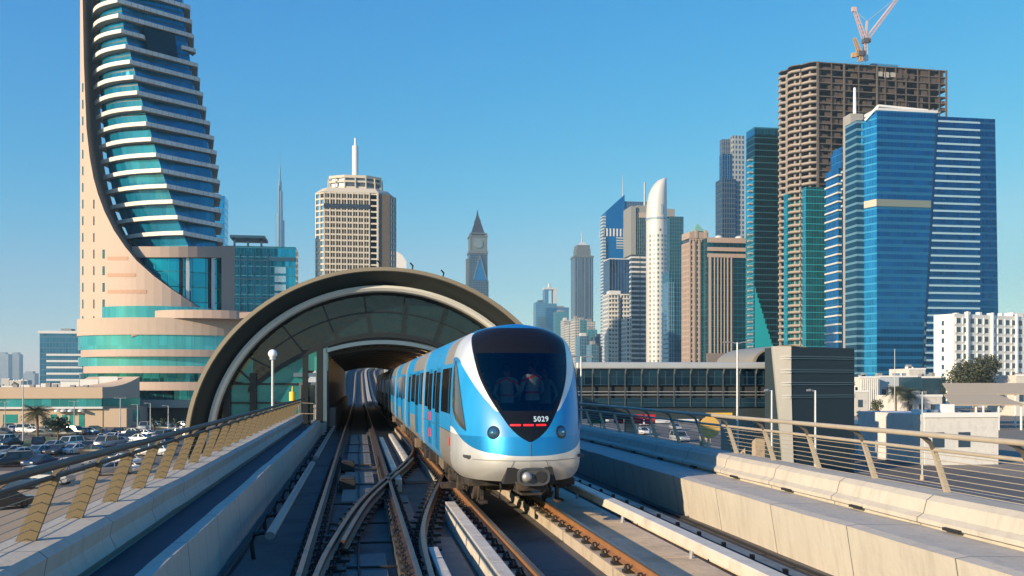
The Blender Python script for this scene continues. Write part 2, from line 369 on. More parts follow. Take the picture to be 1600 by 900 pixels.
# ---- tracks
RC=3.02  # centre of the train's track
def railprof(): return [(-.07,-.16),(.07,-.16),(.07,-.145),(.012,-.12),(.012,-.035),(.036,-.025),(.036,-.004),(.03,0),(-.03,0),(-.036,-.004),(-.036,-.025),(-.012,-.035),(-.012,-.12),(-.07,-.145)]
def rail(path, parent, mt=RAILM):
    m=MB(); pr=railprof(); pp=[Vector(p) for p in path]
    m.sweep(pp,[(a,b) for a,b in pr]); n=len(pr)
    o=m.build('rail',[mt,RAILTOP],parent)
    idx=[1 if (i%n in (6,7,8,9) and i<n*(len(pp)-1)) else 0 for i in range(len(o.data.polygons))]
    o.data.polygons.foreach_set('material_index',idx); return o
def clip_mesh():
    m=MB(); m.box(-.17,.17,-.07,.07,-.20,-.165); m.tube([(-.13,-.04,-.17),(-.13,.03,-.10),(-.085,.04,-.10),(-.08,-.03,-.14)],.016,6); m.tube([(.13,-.04,-.17),(.13,.03,-.10),(.085,.04,-.10),(.08,-.03,-.14)],.016,6)
    m.cyl(-.145,0,-.17,-.12,.02,.02,8); m.cyl(.145,0,-.17,-.12,.02,.02,8)
    return m
def track(label,cx,yA,yB,clips,lit):
    t=thing('railway_track',label,'track',(cx,0,RT))
    for s in (-.75,.75):
        rail([(s,yA,0),(s,30,0),(s,yB,0)],t,mat('sunny_rust_rail',(.36,.17,.07),.5,.35,.25,3,.2) if lit else RAILM)  # rail rust coloured brighter on the sunlit track, darker on the shaded one
        m=MB(); w=.19
        y=yA
        while y<60:
            m.box(s-w,s+w,y,y+3.3,DK-RT+.003,-.21); y+=3.42
        m.box(s-w,s+w,60,yB,DK-RT+.003,-.21)
        m.build('plinth',CONC_P if lit else mat('shaded_grimy_plinth',(.075,.066,.056),.85,0,.4,1.5,.3,dirt=(.10,.045,.02),dirt_scale=2.2,dirt_amt=.7),t)  # shaded track: concrete darkened in colour for shade, rust stains on top
    c0=clip_mesh().build('rail_clip',DARKM,t); c0.location=(.75,5.4,0)
    k=1
    for s in (.75,-.75):
        for i in range(46):
            if s>0 and i==0: continue
            c=c0.copy(); COL.objects.link(c); c.parent=t; c.location=(s,5.4+i*.62,0)
    return t
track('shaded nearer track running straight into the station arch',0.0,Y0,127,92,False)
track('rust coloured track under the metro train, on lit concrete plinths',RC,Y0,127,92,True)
# crossover between the two tracks
def gp(px,py,z=RT): v=gnd(px,py,z); return (v.x,v.y,0)
from mathutils.geometry import interpolate_bezier
def smooth(pts,n=6):
    P=[Vector(p) for p in pts]; out=[]
    for i in range(len(P)-1):
        a=P[i];b=P[i+1];t0=(P[i+1]-P[max(i-1,0)])/2;t1=(P[min(i+2,len(P)-1)]-P[i])/2
        out+= [v for v in interpolate_bezier(a,a+t0/3,b-t1/3,b,n+1)][:-1]
    return out+[P[-1]]
t=thing('crossover_track','rusty curved crossover rails bending from the nearer track to the train track','track',(0,0,RT))
ra=smooth([(-.66,3,0),(-.64,8,0),(-.55,12,0),(-.40,15,0),(0.02,20,0),(.62,24.5,0),(1.28,29,0),(1.85,34,0),(2.2,40,0),(2.27,46,0)])
rb=smooth([(.84,3,0),(.86,8,0),(.90,12,0),(1.05,16,0),(1.55,20.5,0),(2.15,25,0),(2.85,30,0),(3.4,35,0),(3.7,41,0),(3.77,46,0)])
crm=mat('crossover_rust',(.16,.08,.045),.5,.45,.3,3,.2)
rail(ra,t,crm); rail(rb,t,crm)
ga=[p+Vector((.16,0,.0)) for p in ra[18:40]]; rail(ga,t,RAILM)
for pth in (ra,rb):
    m=MB(); m.sweep([p for p in pth],[(-.22,-.395),(.22,-.395),(.22,-.25),(-.22,-.25)]); m.build('curved_plinth',mat('shaded_grimy_plinth',(.07,.065,.058),.85),t)
c0=None
for pth in (ra,rb):
    acc=0; nxt=.3
    for i in range(len(pth)-1):
        a,b=pth[i],pth[i+1]; L_=(b-a).length
        while acc+L_>nxt and nxt<34:
            p=a+(b-a)*((nxt-acc)/L_); ang=math.atan2(-(b-a).x,(b-a).y)
            if c0 is None: m=clip_mesh(); m.box(-.3,.3,-.10,.10,-.245,-.205); c0=m.build('tie_plate',DARKM,t); k=c0
            else: k=c0.copy(); COL.objects.link(k); k.parent=t
            k.location=p; k.rotation_euler.z=ang; nxt+=.75
        acc+=L_
# check rails and point machine beside the crossing
m=MB(); m.cbox((0,0,.17),(.42,.9,.3),0); m.cbox((0,0,.34),(.36,.8,.05))
o=m.build('point_machine',DARKM,None,bevel=.02,loc=(-.30,25.5,DK+.01)); tag(o,'dark metal point machine box beside the shaded left rail','point machine')
o=copy_tree(o); o.location=(-.35,31,DK+.01); tag(o,'smaller looking far point machine box between the nearer rails','point machine')
# deck slabs, pale pads and cable troughs between the tracks
def slab(name,label,x0,x1,y0,y1,z1,mt,cat='slab',grp=None,seg=None,rz=0):
    t=thing(name,label,cat,((x0+x1)/2,y0,DK),rz,grp); y=0; w=(x1-x0)/2; L_=y1-y0; seg=seg or L_
    while y<L_-.05:
        e=min(y+seg-.012,L_); MB().box(-w,w,y,e,.004,z1-DK).build('cover',mt,t,bevel=.012); y+=seg
    return t
LID=mat('trough_lid',(.55,.49,.41),.8,0,.2,1.2,.3,dirt=(.25,.2,.15),dirt_scale=2)
slab('cable_trough','long pale concrete cable trough left of the lit rusty rail',1.72,1.92,7,19.4,RT+.02,LID,'cable trough',seg=1.15)
slab('cable_trough','short pale trough in the lower centre, left of the long one',1.02,1.17,6,14.4,RT-.04,LID,'cable trough',seg=.95)
slab('cable_trough','pale trough end at the bottom edge between two troughs',1.35,1.53,6,11.7,RT-.02,LID,'cable trough',seg=.9)
slab('cable_trough','narrow pale trough lying beyond the crossing',.92,1.10,25,45,RT-.06,LID,'cable trough',seg=1.4)
slab('cable_trough','broken pale trough beside the train wheels beyond the crossing',1.45,1.66,31,48,RT-.06,LID,'cable trough',seg=1.1)
PAD=mat('pale_pad',(.17,.155,.135),.8,0,.25,.9,.3,dirt=(.08,.07,.06),dirt_scale=.9,dirt_amt=.8)  # base colour lowered to deepen the shade over the track bed
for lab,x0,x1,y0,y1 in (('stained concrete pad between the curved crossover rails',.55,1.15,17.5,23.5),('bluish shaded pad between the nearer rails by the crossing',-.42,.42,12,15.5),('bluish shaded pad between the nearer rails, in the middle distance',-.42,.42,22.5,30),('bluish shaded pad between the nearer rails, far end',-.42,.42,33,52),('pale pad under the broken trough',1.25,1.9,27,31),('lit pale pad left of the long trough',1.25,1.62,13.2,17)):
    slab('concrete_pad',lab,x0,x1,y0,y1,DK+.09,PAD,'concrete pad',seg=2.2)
# cables lying in the track bed
def cable(label,pts,r=.018,mt=BLACK):
    o=MB().tube(smooth(pts,5),r,6).build('cable',mt,smooth='all'); tag(o,label,'cable')
cable('black cable running down the middle of the nearer track',[(.02+random.uniform(-.04,.04),y,DK+.115) for y in range(6,54,3)])
cable('second black cable snaking beside the left rail',[(-.95+random.uniform(-.05,.05),y,DK+.03) for y in range(4,54,3)],.025)
cable('thick black cable along the foot of the parapet wall',[(-1.9+random.uniform(-.03,.03),y,DK+.05) for y in range(4,54,4)],.04)
cable('black cable hanging along the concrete ledge by the right track',[(6.6+random.uniform(-.02,.02),y,DK+.03) for y in range(4,24,2)],.022)
# cross ducts over the nearer track bed
t=thing('cross_duct','thin dark ducts crossing the bed of the nearer track','duct',(0,0,DK))
for y in (11.5,14.2,16.4,18.7,21.8,26,30.5,32.2,38,43): MB().tube([(-.95,y,.1),(-.3,y+.02,.12),(.5,y,.12),(1.1,y+.1,.1)],.022,6).build('duct',DARKM,t)
# conductor rail covers
def cover(label,x,z,r,y0,y1,mt,side,n,flat=False):
    t=thing('third_rail',label,'third rail',(x,y0,z)); L_=y1-y0
    m=MB()
    if flat: m.xprism([(-r,-.07),(-r,.05),(-r*.8,.075),(r*.8,.075),(r,.05),(r,-.07)],0,L_)
    else: m.xprism([(r*math.cos(a),r*math.sin(a)*.8) for a in [math.pi*2*k/12 for k in range(12)]],0,L_)
    m.build('cover',mt,t,smooth=True)
    for k in range(n):
        y=.6+k*(L_-1)/(n-1); m=MB(); m.tube([(0,y,-.02),(side*.30,y,-.06),(side*.34,y,-.2),(side*.30,y,-(z-DK))],.035,8); m.build('support',STEEL if flat else DARKM,t,smooth=True)
cover('grey round conductor rail cover beside the parapet wall, nearest piece',-1.36,RT+.06,.08,15.2,29,mat('grey_cover',(.17,.18,.18),.35,.1,.2,1.5),-1,7)
cover('grey round conductor rail cover beside the parapet wall, farther piece',-1.36,RT+.06,.08,31,54,mat('grey_cover',(.3,.31,.31)),-1,9)
cover('long cream conductor rail cover right of the train track',4.76,RT+.12,.13,-6,50,mat('cream_cover',(.62,.56,.46),.5,0,.12,1.2,dirt=(.3,.25,.18),dirt_scale=2),1,15,True)
t=thing('cable_bracket_line','black bracketed cable line at the foot of the right ledge','cable',(5.62,0,DK-.17))
MB().tube([(0,-4,.42),(0,30,.42)],.028,8).build('cable_run',BLACK,t); MB().tube([(.09,-4,.36),(.09,30,.36)],.028,8).build('cable_run',BLACK,t)
for k in range(30):
    m=MB(); m.box(-.03,.12,-.02+k*1.1,.02+k*1.1,.30,.34); m.box(-.02,.04,-.03+k*1.1,.03+k*1.1,.34,.50); m.build('bracket',DARKM,t)
slab('walk_slab','sandy slabs under the cream conductor rail cover',4.25,5.2,3,40,DK+.10,mat('sandy_slab',(.62,.48,.33),.85,0,.3,1.2,.4,dirt=(.2,.15,.1),dirt_scale=1.4,dirt_amt=.5),'paving slabs',seg=1.9)
slab('walk_slab','sandy slabs between the conductor rail cover and the right ledge',5.45,6.2,4,30,DK+.12,mat('sandy_slab',(.62,.48,.33),.85,0,.3,1.2,.4,dirt=(.2,.15,.1),dirt_scale=1.4,dirt_amt=.5),'paving slabs',seg=1.6)
# far viaduct rising beyond the station
def rise(y): 
    f=max(0,min(1,(y-128)/170)); return 7.2*f*f*(3-2*f)
def bend(y): return .0000 + max(0,(y-230))**2*.0006
ys=[126+8*k for k in range(34)]
m=MB(); m.loft([[(-3.9+bend(y),y,DK+rise(y)-2),(-3.9+bend(y),y,DK+rise(y)),(7.4+bend(y),y,DK+rise(y)),(7.4+bend(y),y,DK+rise(y)-2)] for y in ys]); struct(m.build('far_viaduct_deck',CONC_D))
for lab,x,w,h in (('pale left parapet of the rising far viaduct',-3.4,.4,1.0),('pale right parapet of the rising far viaduct',6.6,.4,1.0),('low middle kerb of the rising far viaduct',1.5,.25,.45)):
    m=MB(); m.loft([[(x-w+bend(y),y,DK+rise(y)+.01),(x-w+bend(y),y,DK+rise(y)+h),(x+w+bend(y),y,DK+rise(y)+h),(x+w+bend(y),y,DK+rise(y)+.01)] for y in ys]); o=m.build('far_parapet',CONC); tag(o,lab,'wall')
t=thing('railway_track','pale rails climbing the far viaduct beyond the station','track',(0,0,DK))
for x in (-.75,.75,RC-.75,RC+.75):
    m=MB(); m.loft([[(x-.05+bend(y),y,rise(y)+.22),(x-.05+bend(y),y,rise(y)+.42),(x+.05+bend(y),y,rise(y)+.42),(x+.05+bend(y),y,rise(y)+.22)] for y in ys]); m.build('rail',RAILTOP,t)
    m=MB(); m.loft([[(x-.22+bend(y),y,rise(y)+.003),(x-.22+bend(y),y,rise(y)+.215),(x+.22+bend(y),y,rise(y)+.215),(x+.22+bend(y),y,rise(y)+.003)] for y in ys]); m.build('plinth',CONC_P,t)
for k,y in enumerate((150,190,230,270,310,350)):
    o=MB().cyl(1.7+bend(y),y,0,DK+rise(y)-2.01,1.1,1.1,16).build('viaduct_pier',CONC_P,smooth=True); tag(o,'concrete pier of the far viaduct, number %s beyond the station'%['one','two','three','four','five','six'][k],'pier','piers of the far viaduct')
# ================================================================ metro train
def lerp(tab, z):
    if z<=tab[0][0]: return tab[0][1]
    for (a,b),(c,d) in zip(tab,tab[1:]):
        if z<=c: return b+(d-b)*(z-a)/(c-a)
    return tab[-1][1]
def cat(tab,z):   # smooth version
    n=len(tab)
    if z<=tab[0][0]: return tab[0][1]
    for i in range(n-1):
        if z<=tab[i+1][0]:
            x0,y0=tab[i]; x1,y1=tab[i+1]; m0=(y1-tab[max(i-1,0)][1])/(x1-tab[max(i-1,0)][0]); m1=(tab[min(i+2,n-1)][1]-y0)/(tab[min(i+2,n-1)][0]-x0)
            h=x1-x0; t=(z-x0)/h
            return (2*t**3-3*t*t+1)*y0+(t**3-2*t*t+t)*h*m0+(-2*t**3+3*t*t)*y1+(t**3-t*t)*h*m1
    return tab[-1][1]
WT=[(.58,1.13),(.68,1.21),(.85,1.255),(1.2,1.265),(1.8,1.26),(2.4,1.235),(2.9,1.19),(3.15,1.12),(3.3,1.03),(3.42,.88),(3.5,.70),(3.56,.46),(3.59,.24),(3.6,.04)]
LT=[(.58,1.80),(.85,2.03),(1.2,2.05),(1.7,1.95),(2.3,1.66),(2.9,1.30),(3.2,1.08),(3.4,.88),(3.5,.74),(3.56,.62),(3.6,.52)]
MT=[(1.33,.03),(1.38,.12),(1.46,.235),(1.6,.37),(1.8,.50),(2.0,.62),(2.3,.765),(2.6,.865),(3.0,.925),(3.25,.93),(3.38,.88),(3.46,.76),(3.51,.6)]
YS=2.05; SN=2.55
def plan(t,z,off=0):
    w=cat(WT,z)+off; L=cat(LT,z)+off; th=abs(t)*math.pi/2; s=1 if t>=0 else -1
    x=s*w*max(0,math.sin(th))**(2/SN); y=YS-L*max(0,math.cos(th))**(2/SN)
    y+=.07*abs(x)*math.cos(th)
    return Vector((x,y,z))
def tofx(x,z):
    w=cat(WT,z); return math.asin(min(1,(abs(x)/w))**(SN/2))/(math.pi/2)*(1 if x>=0 else -1)
def fcurve(nt,inp,pts,sc):
    n=nt.nodes.new('ShaderNodeFloatCurve'); c=n.mapping.curves[0]
    c.points[0].location=(pts[0][0]/sc,pts[0][1]/sc); c.points[1].location=(pts[-1][0]/sc,pts[-1][1]/sc)
    for a,b in pts[1:-1]: c.points.new(a/sc,b/sc)
    n.mapping.update(); v=mth(nt,'DIVIDE',inp,sc); nt.links.new(v,n.inputs['Value']); return mth(nt,'MULTIPLY',n.outputs[0],sc)
def rng(nt,v,a,b): return mth(nt,'MULTIPLY',mth(nt,'GREATER_THAN',v,a),mth(nt,'LESS_THAN',v,b))
def paint(name,lead):
    m,nt,p=base(name); L=nt.links.new
    tc=N(nt,'ShaderNodeTexCoord'); sx=N(nt,'ShaderNodeSeparateXYZ'); L(tc.outputs['Object'],sx.inputs[0]); x,y,z=sx.outputs
    ax=mth(nt,'ABSOLUTE',x)
    BLUE=(.010,.25,.56); WH=(.72,.73,.72); SIL=(.42,.38,.33)
    if lead: roof=mth(nt,'MULTIPLY',mth(nt,'GREATER_THAN',z,2.83),mth(nt,'LESS_THAN',y,4.3)); low=mth(nt,'MULTIPLY',mth(nt,'LESS_THAN',z,1.42),mth(nt,'LESS_THAN',y,4.9))
    else: roof=mth(nt,'MULTIPLY',mth(nt,'GREATER_THAN',z,2.83),mth(nt,'LESS_THAN',y,6.0)); low=mth(nt,'MULTIPLY',mth(nt,'LESS_THAN',z,1.36),rng(nt,y,2.2,8.6))
    sil=mth(nt,'MAXIMUM',roof,low)
    c=mixc(nt,sil,BLUE,SIL)
    if lead:
        fr=mth(nt,'LESS_THAN',y,2.35)
        hb=fcurve(nt,ax,[(0,1.07),(.5,1.09),(.9,1.16),(1.1,1.27),(1.22,1.43),(1.29,1.62),(1.4,1.9)],2)
        wb=mth(nt,'LESS_THAN',z,hb)
        c2=fcurve(nt,z,[(0,0),(1.84,.0),(1.88,.56),(2.05,.72),(2.28,.88),(2.5,1.0),(2.75,1.11),(2.95,1.185),(3.1,1.4),(3.6,1.5),(4,1.6)],4)
        ck=mth(nt,'MULTIPLY',mth(nt,'LESS_THAN',ax,c2),mth(nt,'LESS_THAN',z,3.42))
        top=mth(nt,'MULTIPLY',mth(nt,'GREATER_THAN',z,3.42),mth(nt,'GREATER_THAN',ax,.86))
        w=mth(nt,'MAXIMUM',wb,mth(nt,'MAXIMUM',ck,top))
        cf=mixc(nt,w,BLUE,WH); c=mixc(nt,fr,c,cf)
    nz=N(nt,'ShaderNodeTexNoise',Scale=2.0,Detail=6); mp=N(nt,'ShaderNodeMapping'); mp.inputs['Scale'].default_value=(1,1.5,.35); L(tc.outputs['Object'],mp.inputs[0]); L(mp.outputs[0],nz.inputs['Vector'])
    # brake dust along the skirt
    sk=mth(nt,'MULTIPLY',mth(nt,'MAXIMUM',mth(nt,'MULTIPLY_ADD',z,-2.2,2.5),0),mth(nt,'MULTIPLY',nz.outputs[0],.55))
    c=mixc(nt,mth(nt,'MINIMUM',sk,.6),c,(.25,.19,.13))
    c=mixc(nt,1.0,c,mth(nt,'MULTIPLY_ADD',nz.outputs[0],.35,.82),'MULTIPLY')
    L(c,p.inputs['Base Color']); L(mth(nt,'MULTIPLY_ADD',nz.outputs[0],.25,.28),p.inputs['Roughness'])
    L(mth(nt,'MULTIPLY',sil,.55),p.inputs['Metallic']); p.inputs['Coat Weight'].default_value=.12; p.inputs['Coat Roughness'].default_value=.15
    return m
NOSE=17.4; side_patch_later=[]; 
train=thing('metro_train','blue and white driverless metro train with black windscreen, coming out of the station arch','train',(3.12,NOSE,RT))
WGL=glassm('train_window_glass',(.02,.025,.03),.05,.3,.01)
BLK=mat('black_gloss',(.008,.009,.012),.10,0,.1,3,spec=.22)
DK_=mat('underframe_black',(.025,.022,.02),.7,.2,.5,3,.2,dirt=(.16,.10,.06),dirt_scale=3,dirt_amt=.7)
# lead carriage shell: rows of height, columns round the nose
rows=sorted(set([.58,.63,.68,.76,.85,1.0,1.1,1.2,1.33,1.38,1.42,1.46,1.53,1.6,1.7,1.8,1.9,2.0,2.1,2.2,2.3,2.4,2.5,2.6,2.7,2.8,2.9,3.0,3.08,3.15,3.2,3.25,3.3,3.34,3.38,3.42,3.46,3.485,3.51,3.53,3.56,3.575,3.59,3.6]))
NA,NM=14,22
def cols(z,n_out=NA,n_m=NM):
    tm=tofx(cat(MT,z) if z<=3.51 else min(.6,cat(WT,z)*.85),z)
    if z<1.33: tm=tofx(.03,z)
    a=[-1+(1-tm)*i/n_out for i in range(n_out)]; b=[-tm+2*tm*i/n_m for i in range(n_m)]; c=[tm+(1-tm)*i/n_out for i in range(n_out+1)]
    return a+b+c
CL=10.9
body=MB(); gl=MB(); nr=len(rows); 
grid=[[Vector((-cat(WT,z),CL,z)),Vector((-cat(WT,z),5.0,z))]+[plan(t,z) for t in cols(z)]+[Vector((cat(WT,z),5.0,z)),Vector((cat(WT,z),CL,z))] for z in rows]
nc=len(grid[0]); body.v=[tuple(p) for r in grid for p in r]; gl.v=list(body.v)
i0=2+NA; i1=2+NA+NM
for k in range(nr-1):
    for i in range(nc-1):
        f=(k*nc+i,k*nc+i+1,(k+1)*nc+i+1,(k+1)*nc+i)
        if i0<=i<i1 and 1.33<=rows[k] and rows[k+1]<=3.511: gl.f.append(f); gl.m.append(0)
        else: body.f.append(f); body.m.append(0)
# back wall, crown strip and floor
body.f.append(tuple([k*nc for k in range(nr)][::-1]+[k*nc+nc-1 for k in range(nr)])); body.m.append(0)
body.f.append(tuple((nr-1)*nc+i for i in range(nc))); body.m.append(0)
body.f.append(tuple(i for i in range(nc-1,-1,-1))); body.m.append(0)
def prune(mb):
    used=sorted({i for f in mb.f for i in f}); mp={u:k for k,u in enumerate(used)}; mb.v=[mb.v[u] for u in used]; mb.f=[tuple(mp[i] for i in f) for f in mb.f]
prune(body); prune(gl)
PL=paint('lead_paint',True); PB=paint('carriage_paint',False)
lead=body.build('lead_carriage',PL,train,smooth=True)
ws_m=MB(); 
# the glossy black mask keeps a see-through pane in its middle: split by height
TG=tinted('windscreen_glass',(.42,.46,.48),.06)
wsx=MB(); rim=MB(); wsx.v=list(gl.v); rim.v=list(gl.v)
for f in gl.f:
    c=sum((Vector(gl.v[i]) for i in f),Vector())/4; mm=cat(MT,c.z)
    if 1.86<c.z<3.02 and abs(c.x)<mm-.07: wsx.f.append(f); wsx.m.append(0)
    else: rim.f.append(f); rim.m.append(0)
prune(wsx); prune(rim)
mask=rim.build('windscreen_surround',BLK,lead,smooth=True); wsx.build('windscreen',TG,lead,smooth=True)
def patch(zs,tl,tr,off,name,mt,parent,n=6):
    m=MB(); rows_=[]
    for z in zs: a,b=tl(z),tr(z); rows_.append([plan(a+(b-a)*i/n,z,off) for i in range(n+1)])
    m.loft(rows_,closed=False); return m.build(name,mt,parent,smooth=True)
# cab side windows (both sides) with dark rim
for s in (-1,1):
    zt=[1.50,1.54,1.6,1.7,1.85,2.0,2.15,2.3,2.45,2.6,2.7,2.8,2.86]
    inner=lambda z:lerp([(1.50,.63),(1.7,.655),(2.0,.70),(2.4,.765),(2.7,.84),(2.86,.92)],z)
    outer=lambda z:lerp([(1.50,.635),(1.6,.76),(1.75,.90),(1.95,.975),(2.2,.985),(2.7,.985),(2.86,.96)],z)
    if s<0: patch(zt,lambda z:-outer(z),lambda z:-inner(z),.012,'cab_side_window',glassm('cab_window',(.13,.145,.14),.10,.7,.01),lead)
    else: patch(zt,inner,outer,.012,'cab_side_window',glassm('cab_window',(.30,.33,.32)),lead)
def side_patch(s,y0,y1,z0,z1,off,name,mt,parent,th=.0,n=5):
    zs=[z0+(z1-z0)*i/n for i in range(n+1)]; m=MB()
    A=[Vector((s*(cat(WT,z)+off),y0,z)) for z in zs]; B=[Vector((s*(cat(WT,z)+off),y1,z)) for z in zs]
    Ai=[Vector((s*(cat(WT,z)-.02),y0,z)) for z in zs]; Bi=[Vector((s*(cat(WT,z)-.02),y1,z)) for z in zs]
    ring=A+Ai[::-1]; ring2=B+Bi[::-1]; m.loft([ring,ring2] if s<0 else [ring2,ring]); return m.build(name,mt,parent)
BLUP=mat('door_blue_paint',(.009,.24,.54),.3,0,.12,1.5,coat=.3); SILP=mat('silver_strip',(.5,.47,.42),.35,.6,.1,2)
def dress(car,wins,doors,yj):
    for s in (-1,1):
        for a,b in wins: side_patch(s,a,b,1.78,2.74,.006,'side_window',WGL,car)
        for a,b in doors:
            d=side_patch(s,a,b,.82,2.79,.012,'door',BLUP if True else SILP,car)
            mid=(a+b)/2
            side_patch(s,a+.12,mid-.07,1.72,2.68,.018,'door_window',WGL,d); side_patch(s,mid+.07,b-.12,1.72,2.68,.018,'door_window',WGL,d)
            side_patch(s,mid-.008,mid+.008,.83,2.78,.020,'door_seam',BLACK,d)
    for s in (-1,1): side_patch(s,yj-.13,yj+.03,.68,3.30,.035,'drain_pipe',SILP,car,n=12)
RED=mat('red_mark',(.65,.02,.02),.5)
dress(lead,[(2.45,2.78),(2.9,4.65),(6.5,7.2),(9.0,10.2)],[(4.95,6.3),(7.4,8.8)],10.83)
for y,z in ((7.75,1.45),(7.75,1.02)): side_patch(-1,y,y+.5,z,z+.22,.024,'safety_mark',RED,lead,n=2)
side_patch(-1,2.32,2.62,1.12,1.30,.008,'safety_mark',RED,lead,n=2)
# seams, wiper
def seam(pts,w,name,par,mt=None,off=.006):
    pp=[plan(tofx(x,z),z,off) for x,z in pts]; return MB().tube(pp,w,5).build(name,mt or mat('seam_grey',(.05,.06,.07),.6),par)
seam([(0.0,1.31-.03*i) for i in range(9)],.005,'centre_seam',lead)
seam([(-1.0+.1*i,.985) for i in range(21)],.004,'skirt_seam',lead)
for s in (-1,1): seam([(s*(.30+.02*i),.985-.05*i) for i in range(8)],.004,'skirt_seam',lead)
for s in (-1,1):
    for y in (2.3,4.86,6.4,8.9): side_patch_later.append((s,y))
# lamps on the nose
def on_face(x,z,off=.0):
    t=tofx(x,z); p=plan(t,z,off); q=(plan(t+.01,z)-plan(t-.01,z)); r=(plan(t,z+.02)-plan(t,z-.02)); nrm=q.cross(r).normalized(); 
    if nrm.y>0: nrm=-nrm
    return p,nrm
def disc(x,z,r,dep,name,mt,parent,off=0,prof=None):
    p,n=on_face(x,z); m=MB(); prof=prof or [(r,-.03),(r,dep*.6),(r*.92,dep),(.001,dep)]
    m.lathe(0,0,[(a,b) for a,b in prof],24); o=m.build(name,mt,parent,smooth=True); o.rotation_euler=n.to_track_quat('Z','Y').to_euler(); o.location=p+n*off; return o
for x in (-.66,.62):
    h=disc(x,1.50,.125,.012,'headlight',mat('lamp_housing',(.015,.03,.06),.2,.2,.1,4),lead)
    o=MB().lathe(0,0,[(.085,.013),(.085,.018),(.06,.03),(.001,.036)],20).build('lens',glassm('lamp_lens',(.05,.16,.25),.08,.6),h,smooth=True)
    o=MB().lathe(.0,.0,[(.025,.03),(.022,.05),(.001,.055)],14).build('bulb',mat('lamp_chrome',(.8,.85,.9),.1,1),h,smooth=True)
def glow(name,col,s):
    m,nt,p=base(name); p.inputs['Base Color'].default_value=(*col,1); p.inputs['Emission Color'].default_value=(*col,1); p.inputs['Emission Strength'].default_value=s; MATS[name]=m; return m
LAMP=glow('red_tail_lamp',(1,.01,.015),1.1)
for a,b in ((-.36,-.17),(-.12,.07),(.12,.31)):
    m=MB(); rws=[]
    for z in (1.625,1.655): rws.append([plan(tofx(a+(b-a)*i/6,z),z,.008) for i in range(7)])
    m.loft(rws,closed=False); m.build('tail_lamp',LAMP,lead)
# number on the mask
cu=bpy.data.curves.new('t','FONT'); cu.body='5029'; cu.size=.135; cu.extrude=.0; cu.space_character=1.12; cu.align_x='CENTER'; cu.offset=.0015
to=bpy.data.objects.new('t',cu); COL.objects.link(to); dg=bpy.context.evaluated_depsgraph_get(); me=bpy.data.meshes.new_from_object(to.evaluated_get(dg)); bpy.data.objects.remove(to)
me.materials.clear(); me.materials.append(mat('number_white',(.6,.75,.85),.5)); fn=bpy.data.objects.new('fleet_number',me); COL.objects.link(fn); fn.parent=lead
for v in me.vertices:
    x=v.co.x+.215; z=1.705+v.co.y; p=plan(tofx(x,z),z,.022); v.co=p
# coupler in its dark recess
m=MB(); m.loft([[( -.5,.0,.56),(.5,.0,.56),(.42,.0,.86),(-.42,.0,.86)],[(-.5,.9,.56),(.5,.9,.56),(.42,.9,.86),(-.42,.9,.86)]]); rec=m.build('coupler_recess',BLACK,train)
p0=on_face(0,.75)[0]; rec.location.y=p0.y-.03
cp=MB(); cp.cbox((0,.05,.70),(.34,.5,.22)); cp.cbox((0,.5,.60),(.2,1.2,.2)); cp.cbox((0,.1,.53),(.56,.36,.16)); cp.tube([(-.3,.15,.45),(-.18,-.02,.38),(.18,-.02,.38),(.3,.15,.45)],.03,8)
co=cp.build('coupler',DK_,train,bevel=.02); co.location.y=p0.y-.15
fp=MB(); prof=[]
for k in range(28):
    a=math.pi*2*k/28; c_,s_=math.cos(a),math.sin(a); prof.append((.30*(abs(c_)**.55)*(1 if c_>=0 else -1),.165*(abs(s_)**.7)*(1 if s_>=0 else -1)))
fp.loft([[(a,0,.72+b) for a,b in prof],[(a*1.0,-.06,.72+b) for a,b in prof],[(a*.86,-.06,.72+b*.82) for a,b in prof],[(a*.84,-.035,.72+b*.8) for a,b in prof]]); f=fp.build('coupler_face',mat('coupler_steel',(.10,.105,.11),.5,.6,.2,5),co,smooth=True); f.location.y=-.2
MB().sphere((-.13,-.29,.72),.092,18,12,(1,.8,1)).build('coupler_cone',mat('worn_steel',(.36,.36,.36),.5,.5,.15,6),co,smooth=True)
MB().loft([[(.13+.10*math.cos(a),-.262,.72+.10*math.sin(a)) for a in [math.pi*2*k/20 for k in range(20)]],[(.13+.10*math.cos(a),-.15,.72+.10*math.sin(a)) for a in [math.pi*2*k/20 for k in range(20)]]]).build('coupler_socket',BLACK,co)
# under the train: bogies, boxes, pipes, current collectors
def bogie(par,y):
    b=MB(); 
    for s in (-1,1): b.cbox((s*1.0,y,.42),(.12,2.6,.16)); b.cbox((s*1.0,y,.6),(.3,.5,.18))
    b.cbox((0,y,.42),(2.0,.5,.2)); o=b.build('bogie',DK_,par,bevel=.02)
    for yy in (-.95,.95):
        for s in (-1,1):
            w=MB(); w.lathe(0,0,[(.36,0),(.40,.01),(.40,.04),(.36,.05),(.35,.13),(.12,.13),(.1,.16),(.001,.16)],24); wo=w.build('wheel',mat('wheel_steel',(.18,.15,.13),.45,.7,.2,4),o,smooth=True)
            wo.rotation_euler=(0,math.pi/2*s,0); wo.location=(s*.68,y+yy,.37)
            j=MB(); j.cbox((0,0,0),(.22,.3,.3)); j.tube([(.02,-.22,-.1),(.02,-.24,.14),(.02,-.1,.2)],.025,6); jo=j.build('axle_box',DK_,o,bevel=.03); jo.location=(s*1.02,y+yy,.38)
    return o
